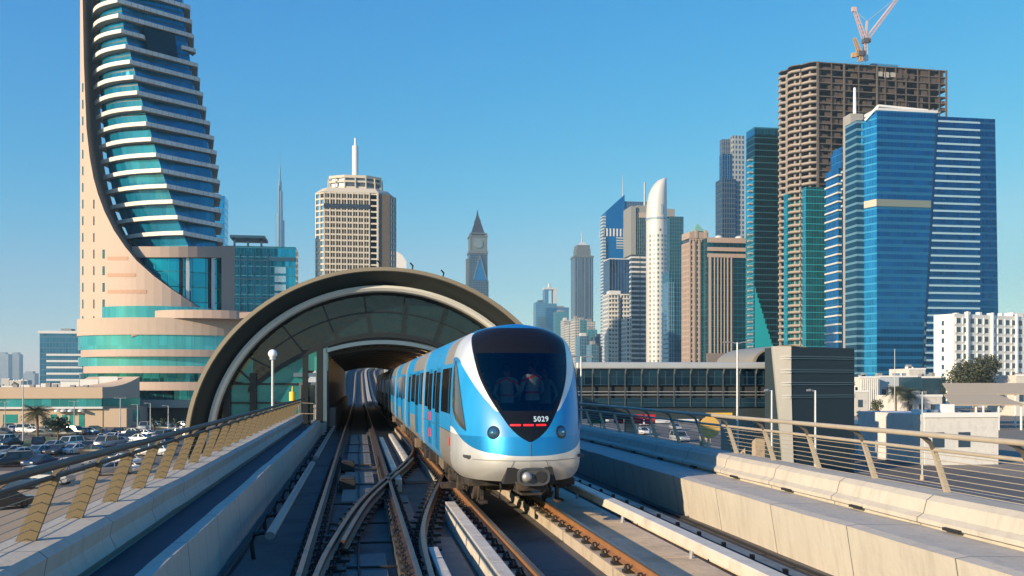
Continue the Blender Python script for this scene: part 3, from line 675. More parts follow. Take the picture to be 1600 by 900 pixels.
def under(par,y0,y1,seed):
    r=random.Random(seed)
    for s in (-1,1):
        y=y0
        while y<y1:
            w=r.uniform(.25,.9); hgt_=r.uniform(.14,.34); x=s*r.uniform(.85,1.1)
            m=MB(); m.cbox((x,y+w/2,.58-hgt_/2),(r.uniform(.25,.45),w,hgt_))
            if r.random()<.6: m.tube([(x+s*.2,y,.56),(x+s*.22,y+.05,.35),(x+s*.2,y+w*.6,.3),(x+s*.18,y+w,.5)],.018,6)
            m.build('equipment_box',r.choice([DK_,DK_,mat('dusty_box',(.16,.12,.08),.8,.1,.3,3)]),par,bevel=.012); y+=w+r.uniform(.1,.5)
bogie(lead,3.3); under(lead,4.9,10.8,3)
for s in (-1,1):   # life guards and hoses under the nose
    m=MB(); m.cbox((s*.75,1.25,.3),(.06,.12,.5)); m.cbox((s*.75,1.1,.12),(.16,.3,.05)); m.build('rail_guard',DK_,train)
    m=MB(); m.tube([(s*.45,.75,.6),(s*.47,.55,.42),(s*.5,.62,.25),(s*.6,.9,.3)],.025,8); m.build('air_hose',BLACK,train,smooth=True)
m=MB(); m.cbox((0,1.6,.5),(2.1,1.3,.14)); m.cbox((0,2.2,.35),(1.2,.3,.25)); m.build('end_beam',DK_,train,bevel=.02)
for s in (-1,1): MB().cbox((s*1.15,3.0,.25),(.5,.35,.1)).build('current_collector',DK_,train)
for s,y in side_patch_later: side_patch(s,y,y+.014,.66,2.84,.004,'panel_seam',mat('seam_grey',(.05,.06,.07),.6),lead,n=6)
for s in (-1,1): side_patch(s,2.3,10.7,1.405,1.42,.004,'panel_seam',mat('seam_grey',(.05,.06,.07),.6),lead,n=1)
# following carriages
ca=None
prs=[(z,cat(WT,z)) for z in rows]
m=MB(); m.loft([[(-w,y,z) for z,w in prs]+[(w,y,z) for z,w in prs[::-1]] for y in (0.25,CL)][::-1])
ca=m.build('carriage',PB,train,smooth=True); dress(ca,[(.6,1.3),(1.6,2.0),(4.4,6.6)],[(2.2,3.9),(7.0,8.7)],10.83); 
g=MB(); g.loft([[(-w*.86,y,z*.97) for z,w in prs]+[(w*.86,y,z*.97) for z,w in prs[::-1]] for y in (-.05,.3)][::-1]); g.build('gangway_bellows',BLACK,ca)
bo=bogie(ca,2.0); bo=bogie(ca,8.8); under(ca,3.6,7.2,5)
ca.location=(0,CL,0)
for k in range(2,8):
    c=copy_tree(ca,train); c.location=(0,CL*k,0)
# ---- people in the cab
def person(label,x,y,z,face,lean,shirt,trim,arm=.0,sc=1.0):
    t=thing('person',label,'person',(3.12+x,NOSE+y,RT+z),face,'people standing behind the windscreen')
    V=[(0,0,.95),(0,.01,1.12),(0,.0+lean*.3,1.3),(0,lean*.6,1.44),(0,lean,1.52),(0,lean*1.15,1.60),(0,lean*1.2,1.70),   # 0-6 pelvis..crown
       (.10,0,.88),(.11,-.01,.5),(.11,.02,.09),(.12,-.12,.04),(-.10,0,.88),(-.11,-.01,.5),(-.11,.02,.09),(-.12,-.12,.04),
       (.19,lean*.6,1.41),(.27,lean*.4,1.15),(.20,-.20-arm,1.03),(.15,-.30-arm,1.02),(-.19,lean*.6,1.41),(-.27,lean*.4,1.15),(-.20,-.20-arm,1.03),(-.15,-.30-arm,1.02)]
    E=[(0,1),(1,2),(2,3),(3,4),(4,5),(5,6),(0,7),(7,8),(8,9),(9,10),(0,11),(11,12),(12,13),(13,14),(3,15),(15,16),(16,17),(17,18),(3,19),(19,20),(20,21),(21,22)]
    RR=[.15,.14,.165,.13,.06,.085,.085,.095,.065,.045,.035,.095,.065,.045,.035,.065,.045,.034,.028,.065,.045,.034,.028]
    me=bpy.data.meshes.new('body'); me.from_pydata(V,E,[]); o=bpy.data.objects.new('body',me); COL.objects.link(o); o.parent=t
    sk=o.modifiers.new('skin','SKIN'); 
    for i,sv in enumerate(me.skin_vertices[0].data): sv.radius=(RR[i],RR[i]*.8); sv.use_root=(i==0)
    ss=o.modifiers.new('sub','SUBSURF'); ss.levels=2; ss.render_levels=2
    mname='person_'+shirt[0]; mm,nt2,p=base(mname); L=nt2.links.new
    tc=N(nt2,'ShaderNodeTexCoord'); sx=N(nt2,'ShaderNodeSeparateXYZ'); L(tc.outputs['Object'],sx.inputs[0]); z_=sx.outputs[2]; x_=mth(nt2,'ABSOLUTE',sx.outputs[0])
    c=mixc(nt2,mth(nt2,'GREATER_THAN',z_,.97),(.02,.025,.04),shirt[1])
    c=mixc(nt2,mth(nt2,'MULTIPLY',rng(nt2,z_,1.10,1.145),mth(nt2,'LESS_THAN',x_,.2)),c,trim)
    yoke=rng(nt2,mth(nt2,'ADD',z_,mth(nt2,'MULTIPLY',x_,.45)),1.44,1.49); c=mixc(nt2,yoke,c,trim)
    c=mixc(nt2,mth(nt2,'GREATER_THAN',z_,1.49),c,(.30,.17,.11)); L(c,p.inputs['Base Color']); p.inputs['Roughness'].default_value=.8
    me.materials.append(mm)
    m=MB(); m.sphere((0,lean*1.2+.015,1.685),.098,16,10,(.9,1.05,1)); m.build('hair',mat('dark_hair',(.01,.008,.007),.7),t,smooth=True)
    t.scale=(sc,)*3
GV=('grey',(.50,.56,.54)); OR=(.85,.10,.04)
CABF=1.05
MB().box(-1.15,1.15,.65,CL-.1,CABF-.05,CABF).build('cab_floor',mat('cab_floor_grey',(.06,.06,.065),.7),lead)
MB().box(-1.15,1.15,6.2,6.25,CABF,3.1).build('cab_bulkhead',mat('cab_bulkhead_dark',(.035,.04,.045),.6),lead)
m=MB(); m.box(-.5,.5,.62,.95,CABF,1.80); m.build('cab_console',mat('console_dark',(.03,.03,.035),.5),lead,bevel=.03)
person('person in a grey vest with orange trim, left of the middle behind the windscreen',-.13,2.0,CABF,math.pi-.35,.03,GV,OR)
person('taller person in a grey vest with orange shoulders, right of the middle behind the windscreen',.38,1.95,CABF,math.pi+.5,.0,GV,OR,0.1,1.05)
person('person in a pale shirt at the far right behind the windscreen',.74,2.5,CABF,math.pi-.2,.0,('pale',(.30,.33,.32)),(.3,.33,.32),0,.97)
person('person half hidden at the far left behind the windscreen',-.62,2.5,CABF,math.pi*.8,.0,('olive',(.28,.30,.28)),(.5,.08,.05),0,.97)
# ================================================================ station arch
SCX,SCZ,SA,SB=1.38,6.6,10.45,9.72
st=thing('metro_station','shell shaped metro station with bronze rimmed arch and dark glass end wall, over the tracks','station',(SCX,55,0))
def arc(s,y,n=64,t0=-.16,flat=0):
    return [Vector((s*SA*math.cos(t0+(math.pi-2*t0)*k/n), y, SCZ+s*SB*math.sin(t0+(math.pi-2*t0)*k/n))) for k in range(n+1)]
def skin(rings,name,mt,parent=st,smooth=True): return MB().loft(rings,closed=False).build(name,mt,parent,smooth=smooth)
RIMB=mat('bronze_cladding',(.21,.18,.125),.55,.0,.12,.5,.05,dirt=(.2,.17,.12),dirt_scale=1.5,dirt_amt=.4)
SHELL=mat('shell_cladding',(.34,.30,.23),.4,.3,.1,.5)
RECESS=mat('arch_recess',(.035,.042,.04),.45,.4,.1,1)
RIB=mat('pale_arch_rib',(.62,.61,.55),.4,.1,.08,1)
# outer roof, thick lip, recess, rib
skin([arc(1.0,y) for y in (-2.3,0,20,45,72)],'roof_shell',SHELL)
skin([arc(1.0,-2.3),arc(1.004,-2.40),arc(.984,-2.42),arc(.98,-2.3)],'arch_lip',RIMB)
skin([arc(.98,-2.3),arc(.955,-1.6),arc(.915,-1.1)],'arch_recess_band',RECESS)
skin([arc(.915,-1.1),arc(.912,-1.35),arc(.897,-1.42),arc(.882,-1.3),arc(.876,-1.0)],'arch_rib',RIB)
skin([arc(.876,-1.0),arc(.872,-.2)],'glazing_reveal',mat('dark_reveal',(.03,.03,.03),.6))
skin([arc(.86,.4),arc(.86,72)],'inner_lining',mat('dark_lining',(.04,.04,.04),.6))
# roof standing seams and small brackets on the crown
for k in range(0,65,4):
    a=[v[k] for v in (arc(1.004,-2.3),arc(1.004,72))]; MB().bar(a[0],a[1],.06).build('roof_seam',RIMB,st)
for x in (-.3,1.5,3.2):
    m=MB(); zc=SCZ+SB*math.sqrt(1-(x/SA)**2); m.tube([(x,-1.8,zc-.05),(x+.05,-1.9,zc+.3),(x-.1,-2.1,zc+.42)],.045,8); m.build('roof_hook',DARKM,st)
# end wall glazing
JL,JR=-1.72-SCX,5.35-SCX      # opening jambs (local)
def zo(x,s=.87,cz=SCZ): 
    q=1-((x)/(SA*s))**2; return cz+SB*s*math.sqrt(max(q,0))
def zin(x): # top of the track opening: shallow arc
    return 12.25-.050*x*x
def zmid(x): # the wider dark arc above the opening
    return 12.78-.056*x*x
GU=glassm('station_upper_glass',(.004,.016,.021),.10,.0,.04,.5,.8); GLW=glassm('station_lower_glass',(.02,.20,.21),.14,.3,.04,.4,.5);  # lower panes lighter teal: light seen through them put into the colour
def glass_cols(x0,x1,zl,zh,name,mt,y=0,n=24):
    m=MB(); v=[];f=[]
    for i in range(n+1):
        x=x0+(x1-x0)*i/n; v+= [(x,y,zl(x)),(x,y,zh(x))]
    for i in range(n): f.append((2*i,2*i+2,2*i+3,2*i+1))
    m.add(v,f); return m.build(name,mt,st)
glass_cols(-7.2,7.2,lambda x:zmid(x),lambda x:zo(x),'upper_glass',GU,.0,40)
glass_cols(-9.05,-7.0,lambda x:6.5,lambda x:min(zo(x),11.6+ (x+9.7)*.0),'side_glass',glassm('bronze_side_glass',(.16,.16,.09),.15,.4),.05,10)
glass_cols(7.0,9.0,lambda x:6.5,lambda x:zo(x),'side_glass',glassm('bronze_side_glass',(.25,.24,.13)),.05,10)
glass_cols(-7.2,-4.35,lambda x:7.9,lambda x:zmid(x) if x>-7.0 else 10.0,'lower_glass',GLW,.02,12)
glass_cols(-8.7,-7.2,lambda x:8.0,lambda x:min(zo(x)-.3,10.1+(x+9.5)*.75),'lower_glass',GLW,.0,8)
glass_cols(-4.35,JL,lambda x:10.75,lambda x:zmid(x),'transom_glass',glassm('transom_glass',(.06,.30,.28),.1,.5),.02,6)
glass_cols(JR,7.0,lambda x:7.9,lambda x:zmid(x),'lower_glass',GU,.02,8)
glass_cols(JL,JR,lambda x:zin(x),lambda x:zmid(x),'over_opening_panel',mat('dark_panel',(.03,.033,.035),.4,.3),.03,20)
FRM=mat('dark_mullion',(.022,.024,.026),.4,.4,.1,2); FRL=mat('blue_grey_frame',(.13,.19,.23),.4,.5,.1,2)
def strip(fz,x0,x1,w,name,mt,y,dep,n=32):
    m=MB(); rings=[]
    for i in range(n+1):
        x=x0+(x1-x0)*i/n; z=fz(x); rings.append([(x,y,z-w),(x,y-dep,z-w),(x,y-dep,z+w),(x,y,z+w)])
    m.loft(rings); return m.build(name,mt,st)
strip(zmid,-7.45,6.9,.14,'arch_mullion',FRM,.0,.22,44)
strip(lambda x:zin(x)+.12,JL-.1,JR+.1,.11,'opening_header',FRL,-.02,.3,28)
strip(lambda x:zmid(x)*.42+zo(x)*.58,-6.2,6.6,.04,'arch_mullion',FRM,.0,.1,36)
MB().box(JL-.26,JL-.06,-.32,.3,DK,zin(JL)+.2).build('opening_jamb',FRL,st); MB().box(JR+.06,JR+.26,-.32,.3,DK,zin(JR)+.2).build('opening_jamb',FRL,st)
MB().box(JL-.62,JL-.28,-.25,.3,DK,12.3).build('column',FRM,st); MB().box(JR+.28,JR+.62,-.25,.3,DK,12.3).build('column',FRM,st)
MB().box(-7.35,-7.0,-.3,.2,6.5,10.6).build('column',FRM,st)
MB().box(-8.75,-8.4,-.35,.2,6.5,10.9).build('column',mat('dark_column',(.02,.02,.022),.5),st)
MB().box(-4.5,-4.2,-.2,.2,7.5,11.9).build('column',FRM,st)
for x,xt in ((-6.0,-7.4),(-4.4,-5.6),(-2.6,-3.4),(-.8,-1.1),(1.0,1.2),(2.8,3.5),(4.5,5.7),(6.0,7.5)):
    MB().bar((x,-.07,zmid(x)),(xt,-.07,zo(xt)-.02),.09,.14,up=(0,1,0)).build('radial_mullion',FRM,st)
MB().bar((-8.6,-.05,10.2),(-7.1,-.05,9.9),.09,.12,up=(0,1,0)).build('radial_mullion',FRM,st)
for z in (8.95,10.0): MB().bar((-8.5,-.05,z),(-4.5,-.05,z),.08,.1).build('transom_bar',FRM,st)
MB().bar((-7.1,-.06,10.0),(-8.2,-.06,11.0),.1,.14,up=(0,1,0)).build('radial_mullion',FRM,st)
# doors at the end of the left walkway
for x0,x1 in ((-5.75+1.6,-4.1+1.35),(-2.68-.0,JL+.0)) if False else ((JL-.6-1.0,JL-.64),):
    d=MB().box(x0,x1,-.1,.0,7.84,10.1).build('service_door',mat('door_frame_grey',(.12,.14,.15),.5,.3),st)
    MB().box(x0+.12,x1-.12,-.13,-.102,8.0,9.95).build('door_glass',glassm('door_glass',(.03,.05,.05),.05,.5),d)
d=MB().box(-4.18,JL-1.05,-.1,.0,7.84,10.1).build('service_door',mat('door_frame_grey',(.12,.14,.15)),st) if JL-1.05>-4.1 else None
MB().box(-5.0,JL-.3,-.18,.05,10.4,10.62).build('door_header',FRL,st)
# end of walkway: block and small fences
MB().box(-4.05,JL-.1,-.9,.1,DK,7.82).build('landing',CONC,st)
# tunnel: ceiling ribs, walls, platform
CEI=mat('ceiling_panels',(.30,.20,.10),.28,.75,.3,.8)
def oprof(y,k=0): return [Vector((JL+ (JR-JL)*i/24, y, zin(JL+(JR-JL)*i/24)+k)) for i in range(25)]
skin([oprof(y) for y in (.3,24,48,71)],'ceiling',CEI)
for i in range(14):
    y=2+i*5; m=MB(); m.loft([[(p.x,y,p.z-.02) for p in oprof(0)]+[(p.x,y,p.z-.22) for p in oprof(0)[::-1]],[(p.x,y+.18,p.z-.02) for p in oprof(0)]+[(p.x,y+.18,p.z-.22) for p in oprof(0)[::-1]]]); m.build('ceiling_rib',mat('ceiling_rib_dark',(.05,.04,.03),.4,.5),st)
for s,x in ((-1,JL),(1,JR)):
    MB().box(min(x,x+s*.25),max(x,x+s*.25),.31,71,DK,zin(x)+.1).build('tunnel_wall',mat('tunnel_wall_dark',(.05,.05,.052),.5,.1,.2,1),st)
    MB().box(min(x-s*.01,x-s*.35),max(x-s*.01,x-s*.35),2,70,DK,RT+1.02).build('platform_edge',mat('platform_grey',(.16,.155,.15),.6),st)
LT_=glow('platform_lamp',(1,.62,.28),16.0)
for i in range(9):
    MB().box(JR-1.3,JR-1.22,6+i*7,10+i*7,11.50,11.54).build('platform_lamp',LT_,st)
# base of the station on the ground, side skirts
MB().box(-8.9,-5.4,.3,71,0,6.3).build('base_wall',CONC_P,st); MB().box(7.7,8.9,.3,71,0,6.3).build('base_wall',CONC_P,st)
for s in (-1,1):
    MB().loft([[ (s*SA*.99,y,0),(s*SA*.99,y,5.0),(s*SA*.955,y,5.0),(s*SA*.955,y,0)] for y in (-2.3,72)]).build('side_skirt',RIMB,st)
# ---- ball topped post, yellow unit, small gates on the left
c=at(447,620,44); t=thing('camera_post','tall grey post topped by a white ball, beside the arch','post',(-3.9,c.y,0))
MB().cyl(0,0,7.1,11.2,.075,.06,12).build('pole',STEEL,t,smooth=True); MB().sphere((0,0,11.38),.205,20,14).build('ball',mat('white_dome',(.8,.8,.8),.25),t,smooth=True); MB().cyl(0,0,11.12,11.22,.14,.14,16).build('collar',STEEL,t)
MB().box(-.15,.6,-.1,.1,7.0,7.2).build('bracket',STEEL,t)
t=thing('signal_lamp','small yellow signal lamp on a post at the station end of the walkway','signal',(-3.35,50,7.8))
MB().cyl(0,0,0,1.35,.05,.05,10).build('pole',STEEL,t); MB().cyl(0,0,1.35,1.8,.16,.16,14).build('lamp_body',mat('signal_yellow',(.75,.5,.04),.5),t); MB().cyl(0,0,1.8,2.1,.04,.02,10).build('tip',mat('signal_yellow',(.75,.5,.04)),t)
t=thing('walkway_gate','small tubular gate closing the walkway before the station','gate',(-2.3,52.5,7.8))
MB().tube([(0,0,0),(0,0,1.15),(-.9,0,1.2),(-.9,0,0)],.03,8).build('frame',TAN,t); MB().tube([(0,0,.6),(-.9,0,.62)],.02,6).build('bar',TAN,t)
MB().tube([(0,0,1.15),(-.0,-1.6,1.1),(0,-1.6,0)],.03,8).build('frame',TAN,t)
# ================================================================ city towers
def xy(px,D): v=at(px,600,D); return Vector((v.x,v.y,0))
def box_on(px0,px1,px2,D,r=0.0,right=False,d=None):
    """plan of a block: corner column px1 at depth D; long face runs px1..px2, the narrow side shows px0..px1 (or mirrored)"""
    P=xy(px1,D); fx=Vector((math.cos(r),math.sin(r),0)); fy=Vector((-math.sin(r),math.cos(r),0))
    if not right:
        w=reach(P,fx,px2); dd=reach(P,fy,px0) if (px0 is not None and d is None) else (d or w*.8); return P,w,abs(dd)
    w=reach(P,-fx,px0); dd=reach(P,fy,px2) if (px2 is not None and d is None) else (d or w*.8); return P-fx*w,w,abs(dd)
def tower(name,label,px0,px1,px2,ytop,D,mt,r=0.0,right=False,d=None,group=None,cat='tower',roof=None,z0=0):
    P,w,dd=box_on(px0,px1,px2,D,r,right,d); H=hgt((px0 or px1)*.5+(px2 or px1)*.5,ytop,D)
    t=thing(name,label,cat,(P.x,P.y,0),r,group)
    MB().box(0,w,0,dd,z0,H).build('facade',mt,t)
    if roof: 
        MB().box(-.3,w+.3,-.3,dd+.3,H+.003,H+1.0).build('parapet',roof,t)
    return t,w,dd,H
def bands(t,w,d,z0,z1,step,hh,proud,mt,x0=0,x1=None,sides=True,name='floor_band',cap=100):
    x1=w if x1 is None else x1; z=z0; first=None; n=0
    while z<z1 and n<cap:
        if first is None:
            m=MB()
            if sides: m.box(x0-proud,x1+proud,-proud,d,0,hh)
            else: m.box(x0,x1,-proud,0.05,0,hh)
            first=m.build(name,mt,t); first.location.z=z
        else: c=first.copy(); COL.objects.link(c); c.parent=t; c.location.z=z
        z+=step; n+=1
def fins(t,xs,y,z0,z1,w,proud,mt,name='mullion'):
    for x in xs: MB().box(x-w/2,x+w/2,y-proud,y+.02,z0,z1).build(name,mt,t)
def sfins(t,x,ys,z0,z1,w,proud,mt,s=-1,name='mullion'):
    for y in ys: MB().box(min(x,x+s*proud)-.01,max(x,x+s*proud)+.01,y-w/2,y+w/2,z0,z1).build(name,mt,t)
WSTR=mat('white_band',(.62,.62,.6),.5,.1,.08,.3); BEIGE=mat('beige_stone',(.44,.345,.275),.75,0,.08,.15,.0,dirt=(.35,.26,.18),dirt_scale=.2,dirt_amt=.35); BRN=mat('shaded_brown_stone',(.30,.22,.17),.8,0,.1,.2)
PINK=mat('pink_granite',(.40,.30,.245),.6,0,.08,.2); GREYC=mat('grey_concrete',(.33,.32,.30),.85,0,.15,.2,.0,dirt=(.2,.19,.18),dirt_scale=.3); ROOFG=mat('roof_grey',(.25,.25,.25),.8)
# ---------------------------------------------------- 1. the curved tower on the left
D1=255.0; S=D1/FPX
tw=thing('curved_tower','tall left tower with white balcony bands and a beige stone shell sweeping down','tower',tuple(xy(240,D1)))
O=xy(240,D1)
def L3(px,py,dy=0):   # local point on plane y=O.y+dy seen at px,py
    r_=ray(px,py); y=O.y+dy; v=Vector((0,0,CAMZ))+r_*(y/r_.y); return Vector((v.x-O.x,dy,v.z))
TEAL=facade('teal_tower_glass',(.005,.20,.34),(.01,.05,.07),(.01,.07,.10),1.4,3.9,.05,.1,.4,.1,.3)
balx=[(-40,151,180,293),(11,150,183.5,299),(34,150,185,302),(59,150,191,305),(82,150.5,198,308.5),(107,151,205,312),(130,153,210,317),(153,155,216,322),(178,157,223.5,329),(203,160,231,335),(228,162,239,338),(254,166,247.5,341),(279,170,256,343),(306,176,267,344),(331,185,275,345),(358,196,284,347),(384,205,297,349),(500,225,300,352)]
def fl(py): 
    t=[(a,(b,c,d)) for a,b,c,d in balx]
    if py<=t[0][0]: return t[0][1]
    for (a,u),(b,v) in zip(t,t[1:]):
        if py<=b: f=(py-a)/(b-a); return tuple(u[i]+(v[i]-u[i])*f for i in range(3))
    return t[-1][1]
BAL=facade('balcony_panels',(.68,.65,.58),(.34,.31,.27),(.68,.65,.58),1.75,60,.07,0,.0,.55,.16); 
def plan_floor(py,inset=0):
    l,c,r=fl(py); dl,dr=(10.5 if py<120 else 9.5),12.5
    A=L3(l-7,py,dl+2.5); Cc=L3(c,py,0); B=L3(r,py,dr)
    pts=[]
    n=8
    for i in range(n+1):       # bulging curve from left end to the corner
        f=i/n; p=A.lerp(Cc,f); nrm=Vector((-(Cc-A).y,(Cc-A).x,0)).normalized(); bul=1.9*math.sin(math.pi*f)
        pts.append(Vector((p.x-abs(nrm.x)*bul,p.y-abs(nrm.y)*bul)))
    for i in range(1,9):
        f=i/8; p=Cc.lerp(B,f); pts.append(Vector((p.x,p.y)))
    # rounded right end and back
    pts.append(Vector((B.x+.3,B.y+.8))); pts.append(Vector((B.x+.1,B.y+1.6)))
    bk=Vector((B.x-2,B.y+14)); pts.append(bk); pts.append(Vector((A.x+3,A.y+13)))
    if inset:
        cx=sum(p.x for p in pts)/len(pts); cy=sum(p.y for p in pts)/len(pts); q=[]
        for p in pts:
            v=Vector((cx,cy))-p; q.append(p+v.normalized()*inset)
        pts=q
    return pts
ctr=lambda py:(py,)
# glass body lofted storey by storey
zr=[]
pys=[k for k in range(-60,500,20)]
rings=[[(p.x,p.y,L3(240,py,0).z) for p in plan_floor(py,2.0)] for py in pys][::-1]
MB().loft(rings).build('glass_body',TEAL,tw)
# vertical light/dark split: a recessed dark facet right of the corner is the wall turning away
py=-27; n=0
cyc=[-27]+[]
ylist=[]; y=-20.0; st_=23.4
while y<372: ylist.append(y); st_+=.06; y+=st_
for py in ylist:
    P=plan_floor(py); z=L3(240,py,0).z
    cut = 30<py<70
    m=MB()
    Pi=plan_floor(py,1.35)
    if not cut:
        m.prism([(p.x,p.y) for p in P],z-.58,z+.58); 
        s=m.build('balcony_band',BAL,tw,bevel=.12)
    else:
        # bands stop either side of the big opening
        p3=P[8].lerp(P[16],.30); p8=P[8].lerp(P[16],.82)
        Lf=list(P[:11])[:9]+[P[8].lerp(P[16],.12),p3]
        m.prism([(p.x,p.y) for p in Lf]+[(p.x+.2,p.y+2.6) for p in Lf[::-1]],z-.55,z+.55)
        m.build('balcony_band',BAL,tw,bevel=.12)
        Rf=[p8,P[16],P[17],P[18]]
        m=MB(); m.prism([(p.x,p.y) for p in Rf]+[(p.x-1.5,p.y+2.5) for p in Rf[::-1]],z-.55,z+.55); m.build('balcony_band',BAL,tw,bevel=.12)
    # panel joints on the band
    for k in range(1,17):
        p=P[k]; 
        if cut and not (p.x<L3(215,py,0).x or p.x>L3(282,py,8).x): continue
# big dark opening
q=MB(); rg=[]
for py in (76,62,50,38,26):
    Pq=plan_floor(py,1.5); zq=L3(240,py,0).z; a_=Pq[8].lerp(Pq[16],.32); b_=Pq[8].lerp(Pq[16],.80)
    rg.append([Vector((a_.x,a_.y,zq)),Vector((b_.x,b_.y,zq)),Vector((b_.x-.5,b_.y+4,zq)),Vector((a_.x+.5,a_.y+4,zq))])
q.loft(rg); q.build('sky_opening',glassm('dark_opening',(.006,.03,.035),.3,.2),tw)
# stone shell: front surface curved in plan, top edge following the sweeping arc
arc_t=[(126,-260),(128.2,-120),(129,0),(131,100),(135,200),(140,245),(146,278),(153,303),(163,330),(178,360),(195,385),(213,407),(240,431),(267,451),(300,473),(329,491),(366,498)]
def arcy(px): return lerp(arc_t,px)
def fdep(px):
    f=(px-240)/115; return -3.0+11*abs(f)**2.2
shell=MB(); pxs=[125.2,127,128.2,129,131,133,135,140,146,153,163,170,178,186,195,204,213,226,240,253,267,283,300,315,329,345,366]
F0=[];F1=[];B0=[];B1=[]
for px in pxs:
    dy=fdep(px); top=arcy(px); F1.append(L3(px,top,dy)); F0.append(L3(px,505,dy)); 
    b=L3(px,top,dy); b2=Vector((b.x,b.y+15.5,b.z)); B1.append(b2); c=F0[-1]; B0.append(Vector((c.x,c.y+15.5,c.z)))
shell.loft([F0,F1,B1,B0],closed=False)
sh=shell.build('stone_shell',mat('shell_stone',(.46,.35,.285),.7,0,.06,.15,dirt=(.4,.3,.2),dirt_scale=.15,dirt_amt=.3),tw)
# cut face of the shell, its shade put into a darker stone
m=MB(); off=.02; m.loft([[p+Vector((.05,.3,.12)) for p in F1],[p+Vector((.05,-.3,.12)) for p in B1]],closed=False); m.build('shell_edge',BRN,tw)
# bands of red stone and slit windows on the shell
RS=mat('red_stone_inlay',(.42,.25,.17),.7)
def on_shell(px,py,o=.06): p=L3(px,py,fdep(px)); return Vector((p.x,p.y-o,p.z))
def inlay(x0,x1,y0,y1,name,mt,n=6,o=.07):
    m=MB(); m.loft([[on_shell(x0+(x1-x0)*i/n,y1,o) for i in range(n+1)],[on_shell(x0+(x1-x0)*i/n,y0,o) for i in range(n+1)]],closed=False); m.build(name,mt,sh)
for y0,x1 in ((401,200),(427,212),(453,229),(479,258)): inlay(168,x1,y0,y0+5.5,'inlay',RS)
SLW=glassm('slit_glass',(.05,.16,.17),.15,.5)
for y in range(130,500,26):
    for x in (129.3,) if y<300 else (129.3,146.5):
        if y<arcy(x)+6: continue
        inlay(x-1.0,x+1.0,y,y+14,'slit_window',SLW,1)
    if y>370: inlay(160,163.5,y,y+14,'slit_window',SLW,1)
# stone beam, big window, white columns below the balconies
def curvebox(x0,x1,y0,y1,o,name,mt,par=tw,n=10,th=1.2,base_d=0.0):
    m=MB(); R0=[];R1=[];R2=[];R3=[]
    for i in range(n+1):
        px=x0+(x1-x0)*i/n; dy=base_d+1.2+8*abs((px-262)/95)**2-o; R0.append(L3(px,y1,dy)); R1.append(L3(px,y0,dy)); q=L3(px,y0,dy); R2.append(Vector((q.x,q.y+th,q.z))); q=L3(px,y1,dy); R3.append(Vector((q.x,q.y+th,q.z)))
    m.loft([R0,R1,R2,R3,R0],closed=False); return m.build(name,mt,par)
curvebox(206,352,385,402,1.6,'stone_beam',mat('beam_stone',(.36,.28,.23),.75,0,.1,.2))
curvebox(228,346,402,490,.2,'lobby_glass',facade('lobby_glass',(.01,.30,.38),(.02,.1,.1),(.02,.16,.17),3.2,4.0,.04,.06,.75,.08,.35))
for x in (284,): curvebox(x-4,x+2,402,486,.35,'dark_post',FRM,n=2)
for x in (293,333): curvebox(x-2.6,x+2.6,402,492,.9,'white_column',mat('white_column',(.6,.6,.58),.5),n=2)
curvebox(326,329.5,402,486,.4,'dark_post',FRM,n=2)
curvebox(346,366,384,500,1.5,'stone_pier',mat('beam_stone',(.36,.28,.23)),n=4)
# podium rings
def ring(name,px0,px1,y0,y1,dmin,mt,par=tw,n=30,prof=0):
    """drum segment from px0 to px1 whose front bulges towards the camera"""
    m=MB(); T=[];B=[]
    xc=(px0+px1)/2; rx=(px1-px0)/2
    for i in range(n+1):
        a=math.pi*i/n; px=xc-rx*math.cos(a); dy=dmin+ (rx*S)*.55*(1-math.sin(a)); T.append(L3(px,y0,dy)); q=L3(px,y1,dy); B.append(Vector((T[-1].x,T[-1].y,L3(px,y1,dy).z)))
    zT=L3(xc,y0,dmin).z; zB=L3(xc,y1,dmin).z
    T=[Vector((p.x,p.y,zT)) for p in T]; B=[Vector((p.x,p.y,zB)) for p in B]
    m.loft([B+[Vector((B[-1].x,B[-1].y+8,zB)),Vector((B[0].x,B[0].y+8,zB))],T+[Vector((T[-1].x,T[-1].y+8,zT)),Vector((T[0].x,T[0].y+8,zT))]]); return m.build(name,mt,par)
PG=facade('podium_glass',(.05,.34,.39),(.02,.14,.15),(.02,.2,.2),1.6,20,.05,.0,.4,.08,.3)
PGD=facade('podium_glass_dark',(.015,.18,.21),(.02,.1,.1),(.02,.1,.1),1.6,20,.07,.0,.75,.08,.8)
ring('podium_ledge',120,396,496,523,-9,BEIGE); ring('podium_glass',122,394,523.2,546,-8.5,PG)
ring('podium_ledge',126,391,545.8,557,-10,PINK); ring('podium_glass',122,390,557.2,572,-8,PG)
ring('podium_ledge',130,391,571.8,583,-10.5,PINK); ring('podium_glass',124,388,583.2,597,-8,PGD)
ring('podium_ledge',180,388,596.8,610,-10.5,PINK); ring('podium_glass',180,386,610.2,625,-7.5,PGD); ring('podium_ledge',190,388,624.8,637,-11,mat('canopy_stone',(.45,.35,.27),.7))
ring('podium_base',186,386,637.2,668,-5,mat('dark_podium',(.07,.065,.06),.5,.2))
ring('podium_parapet',158,332,478,496.2,-5,PG,n=16)
ring('terrace_wall',240,392,484,497,-10.5,PINK,n=16)
m=MB(); pth=[L3(x,y,-8) for x,y in ((205,521),(240,512),(275,504),(310,498),(350,493),(430,489))]
m.loft([[p+Vector((0,0,-.9)) for p in pth]+[],[p+Vector((0,0,.6)) for p in pth],[p+Vector((0,3,.6)) for p in pth],[p+Vector((0,3,-.9)) for p in pth],[p+Vector((0,0,-.9)) for p in pth]],closed=False); m.build('sweeping_beam',PINK,tw)
o=ring('mid_storey_glass',130,368,500,520,-3,PG)
